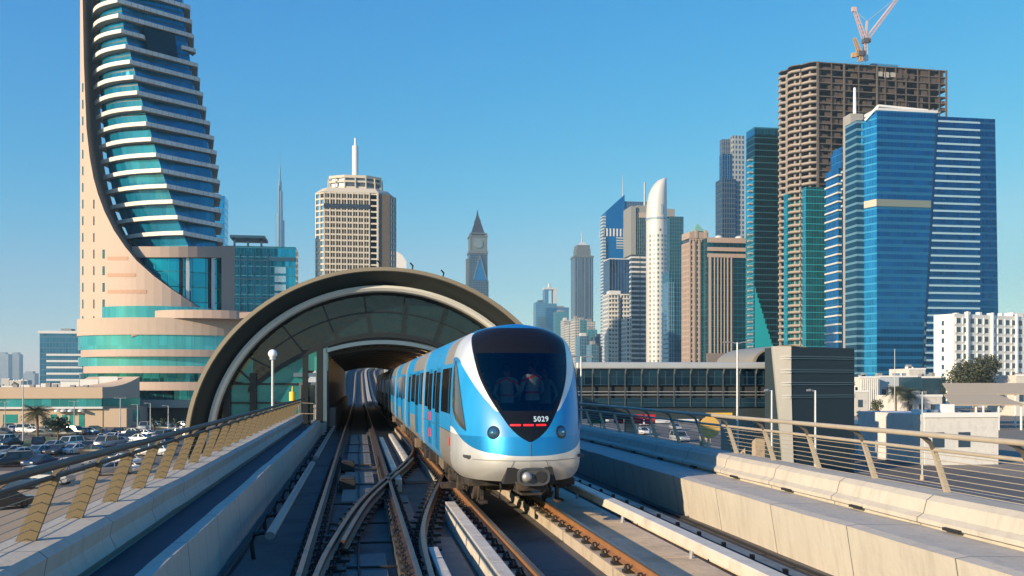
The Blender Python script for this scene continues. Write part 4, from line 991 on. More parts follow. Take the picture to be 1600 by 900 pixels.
# ---------------------------------------------------- 2. low beige building in front
DL=222
P=xy(160,DL); lb=thing('low_beige_building','low beige stone building with teal window bands and upswept roof end, beside the car park','building',(P.x,P.y,0))
wl=95; hl=hgt(160,605,DL)
LBS=mat('sandstone_panels',(.50,.38,.27),.8,0,.08,.2,.1,dirt=(.42,.32,.22),dirt_scale=.25,dirt_amt=.3)
zs=lambda py:hgt(160,py,DL)
MB().box(-wl,0,0,24,zs(622.5),hl).build('upper_wall',LBS,lb)
MB().box(-wl+.3,-.25,.35,23,zs(635.3),zs(622.6)).build('window_band',facade('low_band_glass',(.04,.30,.31),(.05,.18,.18),(.05,.2,.2),1.9,40,.06,0,.35,.15,.6),lb)
MB().box(-wl,.1,-.35,24,zs(638.5),zs(635.4)).build('ledge',WSTR,lb)
MB().box(-wl+.3,5.2,.5,23,0,zs(638.6)).build('lower_wall',LBS,lb)
for x0,x1,y0,y1 in ((0,8,647,664),(13,34,647,660),(83,92,647,655),(100,107,648,660),(111,118,648,668),(125,133,648,668)):
    a=xy(x0,DL+.5).x-P.x; b=xy(x1,DL+.5).x-P.x; w_=MB().box(a,b,.42,.52,zs(y1),zs(y0)).build('window',glassm('low_window',(.05,.38,.34),.12,.5),lb)
for px in (94,103,114,129):
    x=xy(px,DL).x-P.x; m=MB(); m.lathe(x,-.5,[(.7,zs(643)),(.7,zs(640.5)),(.2,zs(639))],14); m.build('wall_lamp_hood',WSTR,lb)
# shaded return with upswept parapet
fy=reach(P,(0,1),218); 
d2=abs(reach(xy(165,DL),(.35,.94),218))
A=Vector((0,0)); ux,uy=.62,.785; d2=abs(reach(P,(ux,uy),218))
def up(f): return hl+ (zs(588)-hl)*f**2.2
m=MB(); ns=12; F=[(ux*d2*i/ns,uy*d2*i/ns) for i in range(ns+1)]
bot=[Vector((x+.02,y+.02,zs(622.5))) for x,y in F]; top=[Vector((x+.02,y+.02,up(i/ns))) for i,(x,y) in enumerate(F)]
bb=[Vector((x-14,y+9,zs(622.5))) for x,y in F]; tb=[Vector((x-14,y+9,up(i/ns))) for i,(x,y) in enumerate(F)]
m.loft([bot,top,tb,bb],closed=False); m.build('upswept_wall',mat('upswept_stone',(.5,.38,.28),.8,0,.08,.3),lb)
m=MB(); m.loft([[Vector((x-.05,y+.35,0)) for x,y in F],[Vector((x-.05,y+.35,zs(622.6))) for x,y in F]],closed=False); m.build('lower_wall',mat('upswept_stone',(.5,.38,.28)),lb)
m=MB(); m.loft([[Vector((x+.1,y+.2,zs(635))) for x,y in F],[Vector((x+.1,y+.2,zs(622.7))) for x,y in F]],closed=False); m.build('window_band',glassm('return_glass',(.03,.25,.25),.1,.6),lb)
m=MB(); G=F[7:]; m.loft([[Vector((x+.12,y+.2,zs(660))) for x,y in G],[Vector((x+.12,y+.2,zs(642))) for x,y in G]],closed=False); m.build('window_band',glassm('return_glass',(.03,.25,.25)),lb)
for k in range(11):
    x=-1-k*4.4; zt=max(hl+.2,up(max(0,1-k*.13))*.99)
    MB().box(x-2.1,x+2.1,9.5,9.9,hl-.5,zt+.15).build('roof_screen',WSTR,lb)
r9=random.Random(4)
for k in range(12):
    x=-4-k*3.2+r9.uniform(-1,1); MB().box(x-.5,x+.5,3,4.2,hl-.1,hl+r9.uniform(.4,1.2)).build('roof_unit',ROOFG,lb)
# ---------------------------------------------------- 3. far left office and hazy towers
t,w,d,H=tower('office_block','blue striped office block with white floor bands, left of the curved tower',57,62,128,521,700,facade('blue_office',(.03,.16,.28),(.05,.12,.18),(.05,.12,.2),2.2,4,.15,.2,.5,.2),r=0,d=30)
bands(t,w,d,3,H-16,4.6,1.5,.35,WSTR,x0=5); MB().box(-1,w+1,-1,d+1,H,H+2).build('parapet',WSTR,t); MB().box(w*.45,w*.7,5,15,H+2.01,H+4).build('roof_unit',ROOFG,t)
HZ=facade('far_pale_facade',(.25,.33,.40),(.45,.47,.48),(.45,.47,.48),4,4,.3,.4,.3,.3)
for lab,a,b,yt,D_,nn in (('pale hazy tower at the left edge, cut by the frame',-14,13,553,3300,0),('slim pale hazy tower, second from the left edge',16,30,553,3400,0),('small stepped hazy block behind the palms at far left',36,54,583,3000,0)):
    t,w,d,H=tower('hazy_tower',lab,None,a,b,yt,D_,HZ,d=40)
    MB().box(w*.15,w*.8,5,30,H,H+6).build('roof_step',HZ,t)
# ---------------------------------------------------- 4. teal blocks behind the curved tower
t,w,d,H=tower('glass_tower','narrow cyan glass tower peeping out behind the curved tower',330,351,356.5,306,560,facade('cyan_glass',(.015,.30,.55),(.01,.15,.3),(.01,.2,.35),1.6,4,.06,.12,.85,.08,.3),right=True)
t,w,d,H=tower('teal_office','teal glass office block with a flat canopy roof on posts, left of the arch',352,462,466,386,400,facade('teal_office_glass',(.015,.28,.40),(.01,.09,.14),(.01,.13,.19),1.5,3.9,.08,.12,.85,.08,.45),right=True)
m=MB(); zt=hgt(385,373,400); x0=xy(360,400).x-xy(352,400).x
MB().box(x0,x0+14,-2.5,12,zt-.5,zt+.6).build('canopy',mat('canopy_blue',(.03,.09,.14),.4,.4),t)
for k in range(3): MB().box(x0+1.2+k*5.4,x0+2+k*5.4,-.5,.3,H+.0,zt-.5).build('canopy_post',mat('canopy_blue',(.03,.09,.14)),t)
for k in range(5):
    z=hgt(400,418+k*13.5,400); MB().box(w*.70,w*.86,-.2,.0,z-2.6,z).build('bright_pane',glassm('bright_pane',(.75,.85,.9),.15,.9),t)
MB().box(w*.62,w+.2,-.25,0,H-6,H-4.5).build('dark_band',mat('canopy_blue',(.03,.09,.14)),t)
for k in range(1,7): MB().box(w*.1*k,w*.1*k+.3,-.25,0,20,H-3).build('mullion',mat('canopy_blue',(.03,.09,.14)),t)
bands(t,w,d,22,H-5,7.8,.5,.15,mat('canopy_blue',(.03,.09,.14)),x1=w*.6,sides=False)
# ---------------------------------------------------- 5. the very tall needle tower
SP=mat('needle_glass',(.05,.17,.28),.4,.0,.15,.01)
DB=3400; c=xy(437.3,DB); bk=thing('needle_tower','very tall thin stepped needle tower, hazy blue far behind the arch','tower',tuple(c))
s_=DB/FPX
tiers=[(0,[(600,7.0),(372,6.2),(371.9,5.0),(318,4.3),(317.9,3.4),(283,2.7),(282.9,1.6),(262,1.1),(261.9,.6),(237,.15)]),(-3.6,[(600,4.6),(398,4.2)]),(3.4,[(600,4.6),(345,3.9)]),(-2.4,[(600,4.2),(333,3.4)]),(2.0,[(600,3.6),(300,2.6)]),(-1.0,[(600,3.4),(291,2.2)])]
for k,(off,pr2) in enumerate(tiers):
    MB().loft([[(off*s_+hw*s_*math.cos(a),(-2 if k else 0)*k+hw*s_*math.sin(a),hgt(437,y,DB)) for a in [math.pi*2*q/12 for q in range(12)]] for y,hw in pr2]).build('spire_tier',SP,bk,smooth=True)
# ---------------------------------------------------- 6. the lattice tower with the mast
DW=600; P,w,d=box_on(501,578,590,DW,right=True,d=20)
Pf=xy(505,DW); wt=thing('lattice_tower','pale concrete office tower with square lattice front, crown ring and white mast, behind the arch','tower',(Pf.x,Pf.y,0))
LAT=mat('lattice_concrete',(.56,.50,.40),.8,0,.08,.1); 
wf=reach(Pf,(1,0),578); H=hgt(540,299,DW)
CORE=mat('lattice_core',(.13,.10,.075),.4,.3,.3,.3)
MB().box(1.2,wf+12.5,1.2,32,0,H-.5).build('core',CORE,wt)
def lattice(name,x0,x1,nb,z0,z1,step,par,y=0,dep=1.2,pw=.75,bh=1.05,sub=True):
    m=MB(); bw=(x1-x0)/nb
    zz=[]; z=z1
    while z>z0: zz.append(z); z-=step
    for i in range(nb+1): x=x0+bw*i; m.box(x-pw/2,x+pw/2,y,y+dep,z0,z1)
    for z in zz:
        for i in range(nb): x=x0+bw*i+pw/2; m.box(x,x+bw-pw,y+.12,y+dep,z-bh,z)
    if sub:
        for i in range(nb): x=x0+bw*(i+.5); m.box(x-.14,x+.14,y+.3,y+dep,z0,z1-bh)
    return m.build(name,mt_,par)
mt_=LAT
lattice('front_lattice',.6,wf-.4,8,60,H,3.72,wt)
MB().box(.3,wf-.1,-.05,1.3,H-3.72*2-2.9,H-3.72*2).build('dark_storey',mat('dark_storey',(.03,.04,.06),.3),wt)
# side chamfer, notch and right wing
m=MB(); q=math.hypot(5.5,5.0)
o=lattice('chamfer_lattice',0,q,2,60,H,3.72,wt,sub=False); o.rotation_euler.z=math.atan2(-5.0,5.5)+math.pi*0; o.location=(-4.9,5.6,0)
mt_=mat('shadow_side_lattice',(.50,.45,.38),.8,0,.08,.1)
xn=wf+.3
MB().box(xn,xn+3.9,1.2,4,60,H-.6).build('notch_wall',mat('notch_grey',(.30,.30,.29),.7),wt)
bands_=None
for k in range(int((H-64)/3.72)): MB().box(xn,xn+3.9,.5,1.25,H-1.2-k*3.72,H-.2-k*3.72).build('notch_balcony',LAT,wt)
MB().box(xn+3.9,xn+5.0,-.3,2,60,H+.4).build('corner_pier',mat('corner_pier',(.55,.52,.46),.7),wt)
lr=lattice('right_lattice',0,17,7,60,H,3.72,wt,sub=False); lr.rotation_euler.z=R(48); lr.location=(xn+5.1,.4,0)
# sloping shoulders and crown
m=MB(); z1=hgt(540,291,DW)
m.loft([[(0,0,H),(xn+5,0,H),(xn+15,11,H),(xn+6,26,H),(0,26,H),(-5,6,H)],[(3,3,z1),(xn+3,3,z1),(xn+11,11,z1),(xn+4,23,z1),(3,23,z1),(-1,8,z1)]]); m.build('shoulder',LAT,wt)
cxr=(xy(555,DW).x-Pf.x); 
def oct(r,z,k=.6): return [(cxr+r*math.cos(a),14+r*k*math.sin(a),z) for a in [math.pi/8+math.pi*q/4 for q in range(8)]]
rr=44*DW/FPX*1.0
MB().loft([oct(rr*.93,z1),oct(rr*.93,hgt(540,274,DW))]).build('crown_drum',mat('crown_glass',(.10,.12,.14),.3,.3),wt)
for za,zb,rk in ((z1,z1+1.4,.99),(hgt(540,281,DW),hgt(540,278,DW),1.02),(hgt(540,274,DW),hgt(540,269.5,DW),1.02)): MB().loft([oct(rr*rk,za),oct(rr*rk,zb)]).build('crown_ring',LAT,wt)
for k in range(16):
    a=math.pi*2*k/16; MB().bar((cxr+rr*.99*math.cos(a),14+rr*.6*math.sin(a),z1-1),(cxr+rr*.97*math.cos(a),14+rr*.585*math.sin(a),hgt(540,273,DW)),.7).build('crown_post',LAT,wt)
m=MB(); m.lathe(cxr,14,[(2.0,hgt(555,270,DW)),(2.0,hgt(555,218,DW)),(.7,hgt(555,217,DW)),(.6,hgt(555,205,DW))],16); m.build('mast',WHITE,wt,smooth=True)
for px,yt in ((530,252),(568,256),(580,258),(595,262)): 
    x=xy(px,DW).x-Pf.x; MB().cyl(x,14,z1,hgt(px,yt,DW),.12,.08,6).build('aerial',STEEL,wt)
MB().box(0,wf+12,.2,30,0,60).build('lower_storeys',LAT,wt)
tower('slim_tower','slim blue grey slab peeping out left of the lattice tower',None,493.5,500,356,720,facade('slim_blue',(.08,.2,.3),(.15,.2,.25),(.1,.18,.25),2,4,.2,.3,.5),d=20)
P=xy(612,700); t=thing('sail_roof_building','white building top with one sloping edge, right of the lattice tower','building',tuple(P))
w=reach(P,(1,0),635); m=MB(); m.loft([[(0,y,0),(w,y,0),(w,y,hgt(630,408,700)),(w*.72,y,hgt(630,398,700)),(0,y,hgt(630,388,700))] for y in (0,16)]); m.build('wall',WHITE,t)
# ---------------------------------------------------- 7. clock tower
DC=1780; c=xy(746,DC); ct=thing('clock_tower','ornate dark clock tower with pointed roof and blue glass gable, far beyond the arch','tower',tuple(c)); k_=DC/FPX
CT=facade('clock_tower_wall',(.02,.08,.14),(.08,.11,.13),(.07,.10,.12),3,4.5,.3,.3,.4); CTL=mat('clock_stone',(.13,.15,.155),.7)
def sq(r,z,n=4,o=math.pi/4,cx=0,cy=0): return [(cx+r*1.414*math.cos(o+math.pi*2*i/n),cy+r*1.414*math.sin(o+math.pi*2*i/n),z) for i in range(n)]

z=lambda y:hgt(746,y,DC)
MB().loft([sq(15.5*k_*1.0,0),sq(15.5*k_,z(440)),sq(14.2*k_,z(439)),sq(14*k_,z(398))]).build('shaft',CT,ct)
MB().loft([sq(15*k_,z(398)),sq(15*k_,z(394))]).build('cornice',CTL,ct)
cb=MB().loft([sq(13.2*k_,z(394)),sq(13.2*k_,z(372))]).build('clock_stage',mat('clock_stage',(.16,.20,.20),.5,.2),ct)
MB().lathe(0,0,[(7*k_,0),(7*k_,1.5),(.01,1.6)],24).build('clock_face',mat('clock_dial',(.16,.22,.24),.4),ct).matrix_local=Matrix.Translation((0,-13.4*k_,z(383)))@Matrix.Rotation(math.pi/2,4,'X')
for px in (-12.5,12.5): MB().box(px*k_-1.2*k_,px*k_+1.2*k_,-13.9*k_,-12*k_,z(440),z(366)).build('turret',CTL,ct)
for a,b,r1 in ((372,370,14.6),(367,365.5,12.2)): MB().loft([sq(r1*k_,z(a)),sq(r1*k_,z(b))]).build('cornice',CTL,ct)
MB().loft([sq(11*k_,z(370)),sq(9.5*k_,z(364)),sq(6*k_,z(352)),sq(5*k_,z(350)),sq(5*k_,z(346)),sq(4.2*k_,z(345)),sq(1.6*k_,z(337)),sq(.3*k_,z(328))]).build('spire_roof',mat('spire_dark',(.05,.05,.065),.4,.3),ct)
m=MB(); y=-14.6*k_; m.loft([[(-10*k_,y,z(470)),(13*k_,y,z(470)),(13*k_,y,z(436)),(2*k_,y,z(403)),(-7*k_,y,z(436))],[(-10*k_,y+4,z(470)),(13*k_,y+4,z(470)),(13*k_,y+4,z(436)),(2*k_,y+4,z(403)),(-7*k_,y+4,z(436))]][::-1]); m.build('blue_gable',glassm('gable_blue',(.02,.22,.42),.12,.8,.01,.2,.02),ct)
for a,b in (((-8,438),(2,400)),((12,438),(2,400))): MB().bar((a[0]*k_,y-1,z(a[1])),(b[0]*k_,y-1,z(b[1])),2.0).build('gable_frame',CTL,ct)
MB().loft([sq(4*k_,0,cx=-14*k_),sq(4*k_,z(405),cx=-14*k_)]).build('side_shaft',CTL,ct)
# ---------------------------------------------------- 8. skyline towers between the train and the striped towers
def G(n,c,pw=2,fh=4,sf=.25,wf=.15,gm=.7,fr=(.3,.32,.34),sp=None,var=.35): return facade(n,c,fr,sp or tuple(k*.6 for k in c),pw,fh,wf,sf,gm,.12,var)
LBG=G('light_blue_glass',(.06,.26,.40)); MBG=G('mid_blue_glass',(.03,.17,.33),sp=(.04,.12,.2)); DBG=G('dark_blue_glass',(.02,.09,.16),sp=(.05,.09,.12)); TLG=G('teal_glass',(.03,.28,.33)); PAL=G('pale_apartments',(.10,.13,.15),3,3.5,.45,.35,.3,(.55,.5,.43),(.55,.5,.43)); PAL2=G('white_apartments',(.08,.12,.15),2.6,3.5,.4,.4,.3,(.6,.58,.53),(.6,.58,.53))
def simple(name,lab,a,b,yt,D,mt,**k): return tower(name,lab,None,a,b,yt,D,mt,**k)
t,w,d,H=simple('glass_tower','blue glass block left of the open topped gate tower',837,853,472,2200,LBG,d=30); MB().box(w*.3,w*.8,4,20,H,H+5).build('roof_step',DBG,t)
P=xy(851,2250); t=thing('gate_tower','pale tower with a square hole through its top, above the train roof','tower',tuple(P)); w=reach(P,(1,0),870); z=lambda y:hgt(860,y,2250)
MB().box(0,w,0,25,0,z(474)).build('facade',LBG,t); MB().box(0,w*.32,0,25,z(474),z(452)).build('gate_leg',G('gate_blue',(.07,.25,.42)),t); MB().box(w*.74,w,0,25,z(474),z(452)).build('gate_leg',WSTR,t); MB().box(-.5,w+.5,-.5,25.5,z(452),z(449)).build('gate_beam',WSTR,t); MB().cyl(w*.45,12,z(449),z(442),3,3,12).build('roof_unit',WSTR,t)
for lab,a,b,yt,D_,mt in (('teal stepped tower right of the gate tower',868,888,487,2100,TLG),('blue grey block with roof lanterns behind the gate tower',866,889,480,2400,MBG),('pale slim flats just right of the train roof',881,889,500,1500,PAL),('grey flats beside the pointed grey tower base',888,900,506,1400,PAL2),
    ('small teal block low beside the train',905,917,500,1300,TLG),('tan slim flats by the train shoulder',898,906,498,1250,PAL),('white topped teal block right of the train',906,922,525,1150,LBG),('blue green block right of the teal one',918,933,515,1350,TLG),('tan and blue block standing at the pointed tower foot',915,930,502,1450,PAL),('brown grey block low before the blue curved tower',930,946,526,1300,DBG),('low cyan block between the brown grey one and the train',924,935,538,1100,LBG)):
    t,w,d,H=simple('skyline_block',lab,a,b,yt,D_,mt,d=24); MB().box(w*.2,w*.7,4,16,H,H+4).build('roof_step',WSTR if 'pale' in lab or 'white' in lab else ROOFG,t)
# pointed grey tower
t,w,d,H=simple('pointed_tower','grey blue tower with a stepped lantern and fine spire, right of the train roof',898,927,402,1600,G('grey_vertical_glass',(.08,.14,.19),4,60,.02,.3,.5,(.16,.18,.2)),d=30)
z=lambda y:hgt(912,y,1600); cx=w/2
MB().box(-.8,w+.8,-.8,d+.8,z(402),z(399)).build('cornice',CTL,t)
for rr_,a,b in ((.38,399,388),(.34,388,382)): MB().box(cx-w*rr_,cx+w*rr_,3,d-3,z(a),z(b)).build('lantern',CTL,t)
MB().loft([[(cx-w*.28,6,z(382)),(cx+w*.28,6,z(382)),(cx+w*.28,24,z(382)),(cx-w*.28,24,z(382))],[(cx-w*.08,13,z(376)),(cx+w*.08,13,z(376)),(cx+w*.08,17,z(376)),(cx-w*.08,17,z(376))]]).build('cap',WSTR,t); MB().cyl(cx,15,z(378),z(358),1.8,.5,8).build('spire',STEEL,t)
fins(t,[w*.2,w*.4,w*.6,w*.8],0,0,H,1.2,.8,mat('grey_fin',(.10,.13,.16),.5))
# blue curved blade tower
DD=1100; P=xy(947,DD); t=thing('blade_tower','bright blue glass tower with a slanted blade top and thin mast','tower',tuple(P)); w=reach(P,(1,0),985); wb=reach(P,(1,0),976); z=lambda y:hgt(960,y,DD)
BBG=glassm('bright_blue_glass',(.006,.20,.40),.1,.8,.01,.2,.03)
m=MB(); m.loft([[(0,0,0),(wb,0,0),(wb,0,z(303)),(0,0,z(330))],[(0,24,0),(wb,24,0),(wb,24,z(305)),(0,24,z(332))]][::-1]); m.build('blade',BBG,t)
MB().box(wb+.1,w+22,2,30,0,z(313)).build('rear_block',G('blade_rear',(.04,.12,.2)),t)
MB().box(-2.5,w*.95,-.8,20,z(369),z(357)).build('white_collar',facade('white_collar',(.03,.10,.2),(.7,.7,.68),(.7,.7,.68),4,60,.45,.0,.3),t)
MB().box(wb*.55,w*1.05,-1,18,z(388),z(370)).build('louvre_block',facade('louvres',(.05,.15,.25),(.4,.42,.42),(.5,.5,.48),50,3,.0,.45,.3),t)
MB().cyl(wb,8,z(305),z(270),.9,.3,8).build('mast',STEEL,t); MB().box(-3.5,0,2,12,0,z(337)).build('edge_fin',facade('edge_fin',(.1,.2,.3),(.5,.5,.5),(.5,.5,.5),30,3.6,0,.5,.3),t)
# dark front block and apartments
simple('glass_tower','dark blue glass block with pale frame in front of the blade tower',952,983,405,950,G('framed_dark_glass',(.02,.08,.16),3,60,.0,.05,.7,(.45,.42,.37)),d=22,roof=WSTR)
t,w,d,H=simple('apartment_tower','cream apartment tower with stacked balconies and a blue centre strip',950,985,459,800,PAL2,d=18); MB().box(w*.47,w*.62,-.3,0,20,H-3).build('glass_strip',G('strip_glass',(.02,.1,.22)),t); bands(t,w,d,5,H,3.6,1.0,.8,mat('cream_band',(.6,.56,.48),.7),x0=2,x1=w*.45,sides=False,name='balcony'); bands(t,w,d,5,H,3.6,1.0,.8,mat('cream_band',(.6,.56,.48),.7),x0=w*.64,x1=w-1,sides=False,name='balcony'); MB().box(w*.1,w*.6,3,12,H,H+3).build('roof_step',WSTR,t)
t,w,d,H=simple('apartment_tower','slim white apartment block at the foot of the striped tower',978,986,497,780,PAL2,d=14)
# striped tower
DS=1000; P=xy(987,DS); t=thing('striped_tower','grey tower striped with white floor lines, beige framed top and side pole','tower',tuple(P)); w=reach(P,(1,0),1018); z=lambda y:hgt(1000,y,DS)
MB().box(0,w,0,30,0,z(398)).build('facade',facade('striped_dark',(.05,.09,.11),(.1,.12,.13),(.04,.06,.08),2.5,4.2,.1,.3,.5),t); bands(t,w,30,6,z(402),5.0,1.9,.8,WSTR,x1=w*.36); bands(t,w,30,6,z(402),5.0,1.9,.5,WSTR,x0=w*.44,sides=False)
MB().box(w*.4,w,-.6,28,z(398),z(340)).build('top_glass',G('striped_top',(.02,.10,.12)),t); MB().box(-1,w*.20,-1,28,z(398),z(322)).build('beige_frame',mat('greyed_beige',(.26,.26,.24),.7),t); MB().box(w*.20,w*.4,0,28,z(398),z(333)).build('top_glass',G('striped_top',(.02,.10,.12)),t); MB().box(w*.36,w,-1,28,z(340),z(332)).build('beige_frame',BEIGE,t)
MB().box(w*.30,w*.95,2,20,z(332),z(320)).build('roof_block',mat('greyed_beige',(.26,.26,.24)),t); MB().cyl(w*.72,5,z(320),z(283),1.4,1.2,8).build('pole',STEEL,t); MB().box(w*.95,w+2,-1,10,0,z(340)).build('green_edge',G('green_edge',(.03,.25,.25)),t)
# white curved tower
DV=950; P=xy(1016,DV); t=thing('white_curved_tower','slender white tower with a curved leaf shaped top','tower',tuple(P)); w=reach(P,(1,0),1047); z=lambda y:hgt(1030,y,DV)
def wprof(f): # half plan width at height fraction
    return 1
rings=[]; n=20
for y in (600,560,480,400,350,345,330,315,300,290,283,277,274):
    l=0 if y>330 else lerp([(274,w*.80),(277,w*.58),(283,w*.40),(290,w*.25),(300,w*.12),(315,w*.03),(330,0)],y)
    cx=(l+w)/2; rx=(w-l)/2; rings.append([(cx+rx*math.cos(a),12+min(12,rx+2)*math.sin(a),z(y) if y<600 else 0) for a in [math.pi*2*q/n for q in range(n)]])
WV=mat('white_cladding',(.62,.61,.57),.5,.1,.05,.2)
MB().loft(rings).build('shaft',WV,t,smooth=True)
m=MB()
for q in range(5):
    a=-math.pi/2+(-.95+.42*q)*1.0; x=w/2+(w/2+.05)*math.cos(a); y=12+12.1*math.sin(a)
    k=0
    for k in range(44):
        pass
# windows of the white tower: rows of small dark panes, the hundred highest as parts
wm=MB().box(-.7,.7,-.15,.15,0,2.2).build('window',mat('small_window',(.10,.13,.15),.3),t); cnt=0; wm.location=(w/2,-.1,z(360))
for k in range(17):
    for q in range(6):
        if cnt>=99: break
        a=-math.pi/2+(-1.0+.4*q); c_=wm.copy(); COL.objects.link(c_); c_.parent=t; c_.location=(w/2+(w/2)*math.cos(a),12+12*math.sin(a),z(366)-k*4.6-2); c_.rotation_euler.z=a+math.pi/2; cnt+=1
m=MB()
for k in range(17,42):
    for q in range(6):
        a=-math.pi/2+(-1.0+.4*q); m.cbox((w/2+(w/2)*math.cos(a),12+12*math.sin(a),z(366)-k*4.6-.9),(1.4,.3,2.2),rz=a+math.pi/2)
o=m.build('lower_windows',mat('small_window',(.10,.13,.15)),t); o['kind']='stuff'
MB().loft([[ (w/2+(w/2+.5)*math.cos(a),12+12.5*math.sin(a),zz) for a in [math.pi*2*q/n for q in range(n)]] for zz in (z(341),z(338))]).build('collar',mat('collar_blue',(.25,.35,.42),.4),t)
MB().box(w*.55,w*.63,-.4,0,z(333),z(318)).build('slot_window',mat('collar_blue',(.25,.35,.42)),t)
# towers behind
t,w,d,H=simple('apartment_tower','beige framed tower with green glass behind the white curved tower',1046,1068,338,1100,G('green_glass',(.015,.11,.13),3,4,.3,.1,.6,(.16,.18,.18)),d=20); MB().box(-4,w*.42,2,14,H,H+9).build('beige_top',mat('greyed_beige',(.26,.26,.24)),t)
t,w,d,H=simple('glass_tower','low dark teal glass tower with rounded shoulder, right of the white curved tower',1045,1071,424,820,G('shoulder_glass',(.02,.16,.25),2.4,4,.2,.12,.7,(.15,.25,.3)),d=18); MB().box(-.4,w*.36,-.6,17,0,H-9).build('side_bay',LBG,t)
# pink granite tower with pyramids
DP=650; P,w,d=box_on(1066,1078,1106,DP,r=R(4)); t=thing('granite_tower','pink granite tower with two green pyramid roofs','tower',(P.x,P.y,0),R(4)); z=lambda y:hgt(1085,y,DP)
H=z(372); MB().box(.3,w-.3,.3,d,0,H-.5).build('glass_core',G('granite_glass',(.03,.06,.08)),t)
mt_=PINK; lattice('granite_lattice',.3,w-.3,6,0,H,3.7,t,y=-.2,dep=.6,pw=.9,bh=1.2,sub=False)
o=lattice('side_lattice',.3,d-.3,5,0,z(378),3.7,t,y=0,dep=.6,pw=1.3,bh=1.3,sub=False); o.rotation_euler.z=-math.pi/2; o.location=(-.4,d,0)
for x in (w*.22,w*.5,w*.78): MB().box(x-.7,x+.7,-.9,-.2,0,H-2).build('pier',PINK,t)
MB().box(-.4,w+.2,-.4,d,H,z(362)).build('granite_top',PINK,t)
GRN=mat('copper_green',(.20,.42,.36),.5,.1,.08,.4)
for x0,x1,y0,yt,sgn in ((w*.30,w*.92,2,346,1),(-.6,w*.30,6,358,0)):
    s2=(x1-x0)/2; cx=(x0+x1)/2; b=z(360 if sgn else 368)
    MB().loft([[(x0,y0,b),(x1,y0,b),(x1,y0+2*s2,b),(x0,y0+2*s2,b)],[(cx-.1,y0+s2-.1,z(yt)),(cx+.1,y0+s2-.1,z(yt)),(cx+.1,y0+s2+.1,z(yt)),(cx-.1,y0+s2+.1,z(yt))]]).build('pyramid_roof',GRN,t)
for x in (w*.35,w*.88): MB().box(x-.9,x+.9,-.8,1.2,z(372),z(359)).build('corner_turret',PINK,t)
# teal and granite slab
t,w,d,H=simple('granite_slab','wide teal glass block framed in granite bars, beside the pyramid tower',1106,1170,371,640,G('slab_teal',(.01,.15,.22),3,4,.1,.05,.8,(.03,.1,.12)),d=22)
z=lambda y:hgt(1130,y,640)
for a,b in ((371,379),(386,392),(396,402)): MB().box(-.3,w+.3,-.8,0,z(b),z(a)).build('granite_bar',PINK,t)
for f,ww in ((.02,1.6),(.13,.5),(.21,.5),(.29,.5),(.37,.5),(.45,.7),(.54,.8),(.97,1.2)): MB().box(w*f-ww/2+.8,w*f+ww/2+.8,-.75,0,z(552),z(402)).build('granite_pier',PINK,t)
MB().box(-1,w+1,-1.6,0,0,z(552)).build('granite_base',mat('base_granite',(.2,.16,.14),.7),t)
for f in (.33,.83): MB().sphere((w*f,5,H+.3),3.0,16,8,(1,1,.7)).build('roof_dome',WSTR,t,smooth=True)
# dark blue twin behind
t,w,d,H=tower('twin_tower','tall dark blue tower stepped in three heights, left of the teal sail tower',1118,1128,1150,279,760,G('twin_front',(.008,.07,.12),2,4,.1,.1,.85),r=0); z=lambda y:hgt(1135,y,760)
MB().box(2.5,w*.95,4,d-2,H,z(238)).build('upper_block',G('twin_upper',(.007,.11,.19),2,4,.1,.1,.85),t); MB().box(3.5,w+3,8,d,z(238),z(213)).build('top_block',G('twin_top',(.12,.16,.2)),t)
MB().box(w*.9,w+8.5,3,d,0,z(209)).build('rear_shaft',facade('rear_shaft',(.05,.1,.15),(.30,.33,.35),(.30,.33,.35),2.8,4.0,.5,.4,.4),t)
bands(t,w,d,5,H,4,.5,.25,mat('grey_fin',(.10,.13,.16)),name='side_louvre')
# teal sail tower
DT=600; t,w,d,H=tower('teal_sail_tower','tall dark teal glass tower with a bright lower triangle, left of the bare concrete tower',1166,1179,1234,210,DT,facade('sail_dark_glass',(.006,.05,.075),(.006,.03,.04),(.01,.075,.10),1.6,3.9,.06,.18,.8,.1,.3)); z=lambda y:hgt(1200,y,DT)
MB().box(0,w,.3,d,H,z(198)).build('top_glass',facade('sail_top_glass',(.02,.24,.42),(.01,.1,.2),(.02,.14,.24),2.2,5,.05,.15,.8,.1,.5),t)
MB().box(-.5,0,.5,d*.98,0,z(247)).build('bright_side',G('sail_side',(.03,.42,.58),1.6,3.9,.12,.06,.8,(.02,.2,.3)),t)
n=22; 
for i in range(n):
    za=z(450)*(1-i/n)*1.0; zb=z(450)*(1-(i+1)/n); 
    x1=w*(.03+.97*i/n); MB().box(.2,max(.6,x1),-.22,0,max(zb,0),za).build('bright_panel',glassm('sail_bright',(.02,.42,.50),.15,.25,.01,.2,.05),t)
for k in range(38): MB().box(-3.0,-.5,1.5,4.5,z(250)-k*3.9,z(250)-k*3.9+.9).build('service_balcony',GREYC,t)
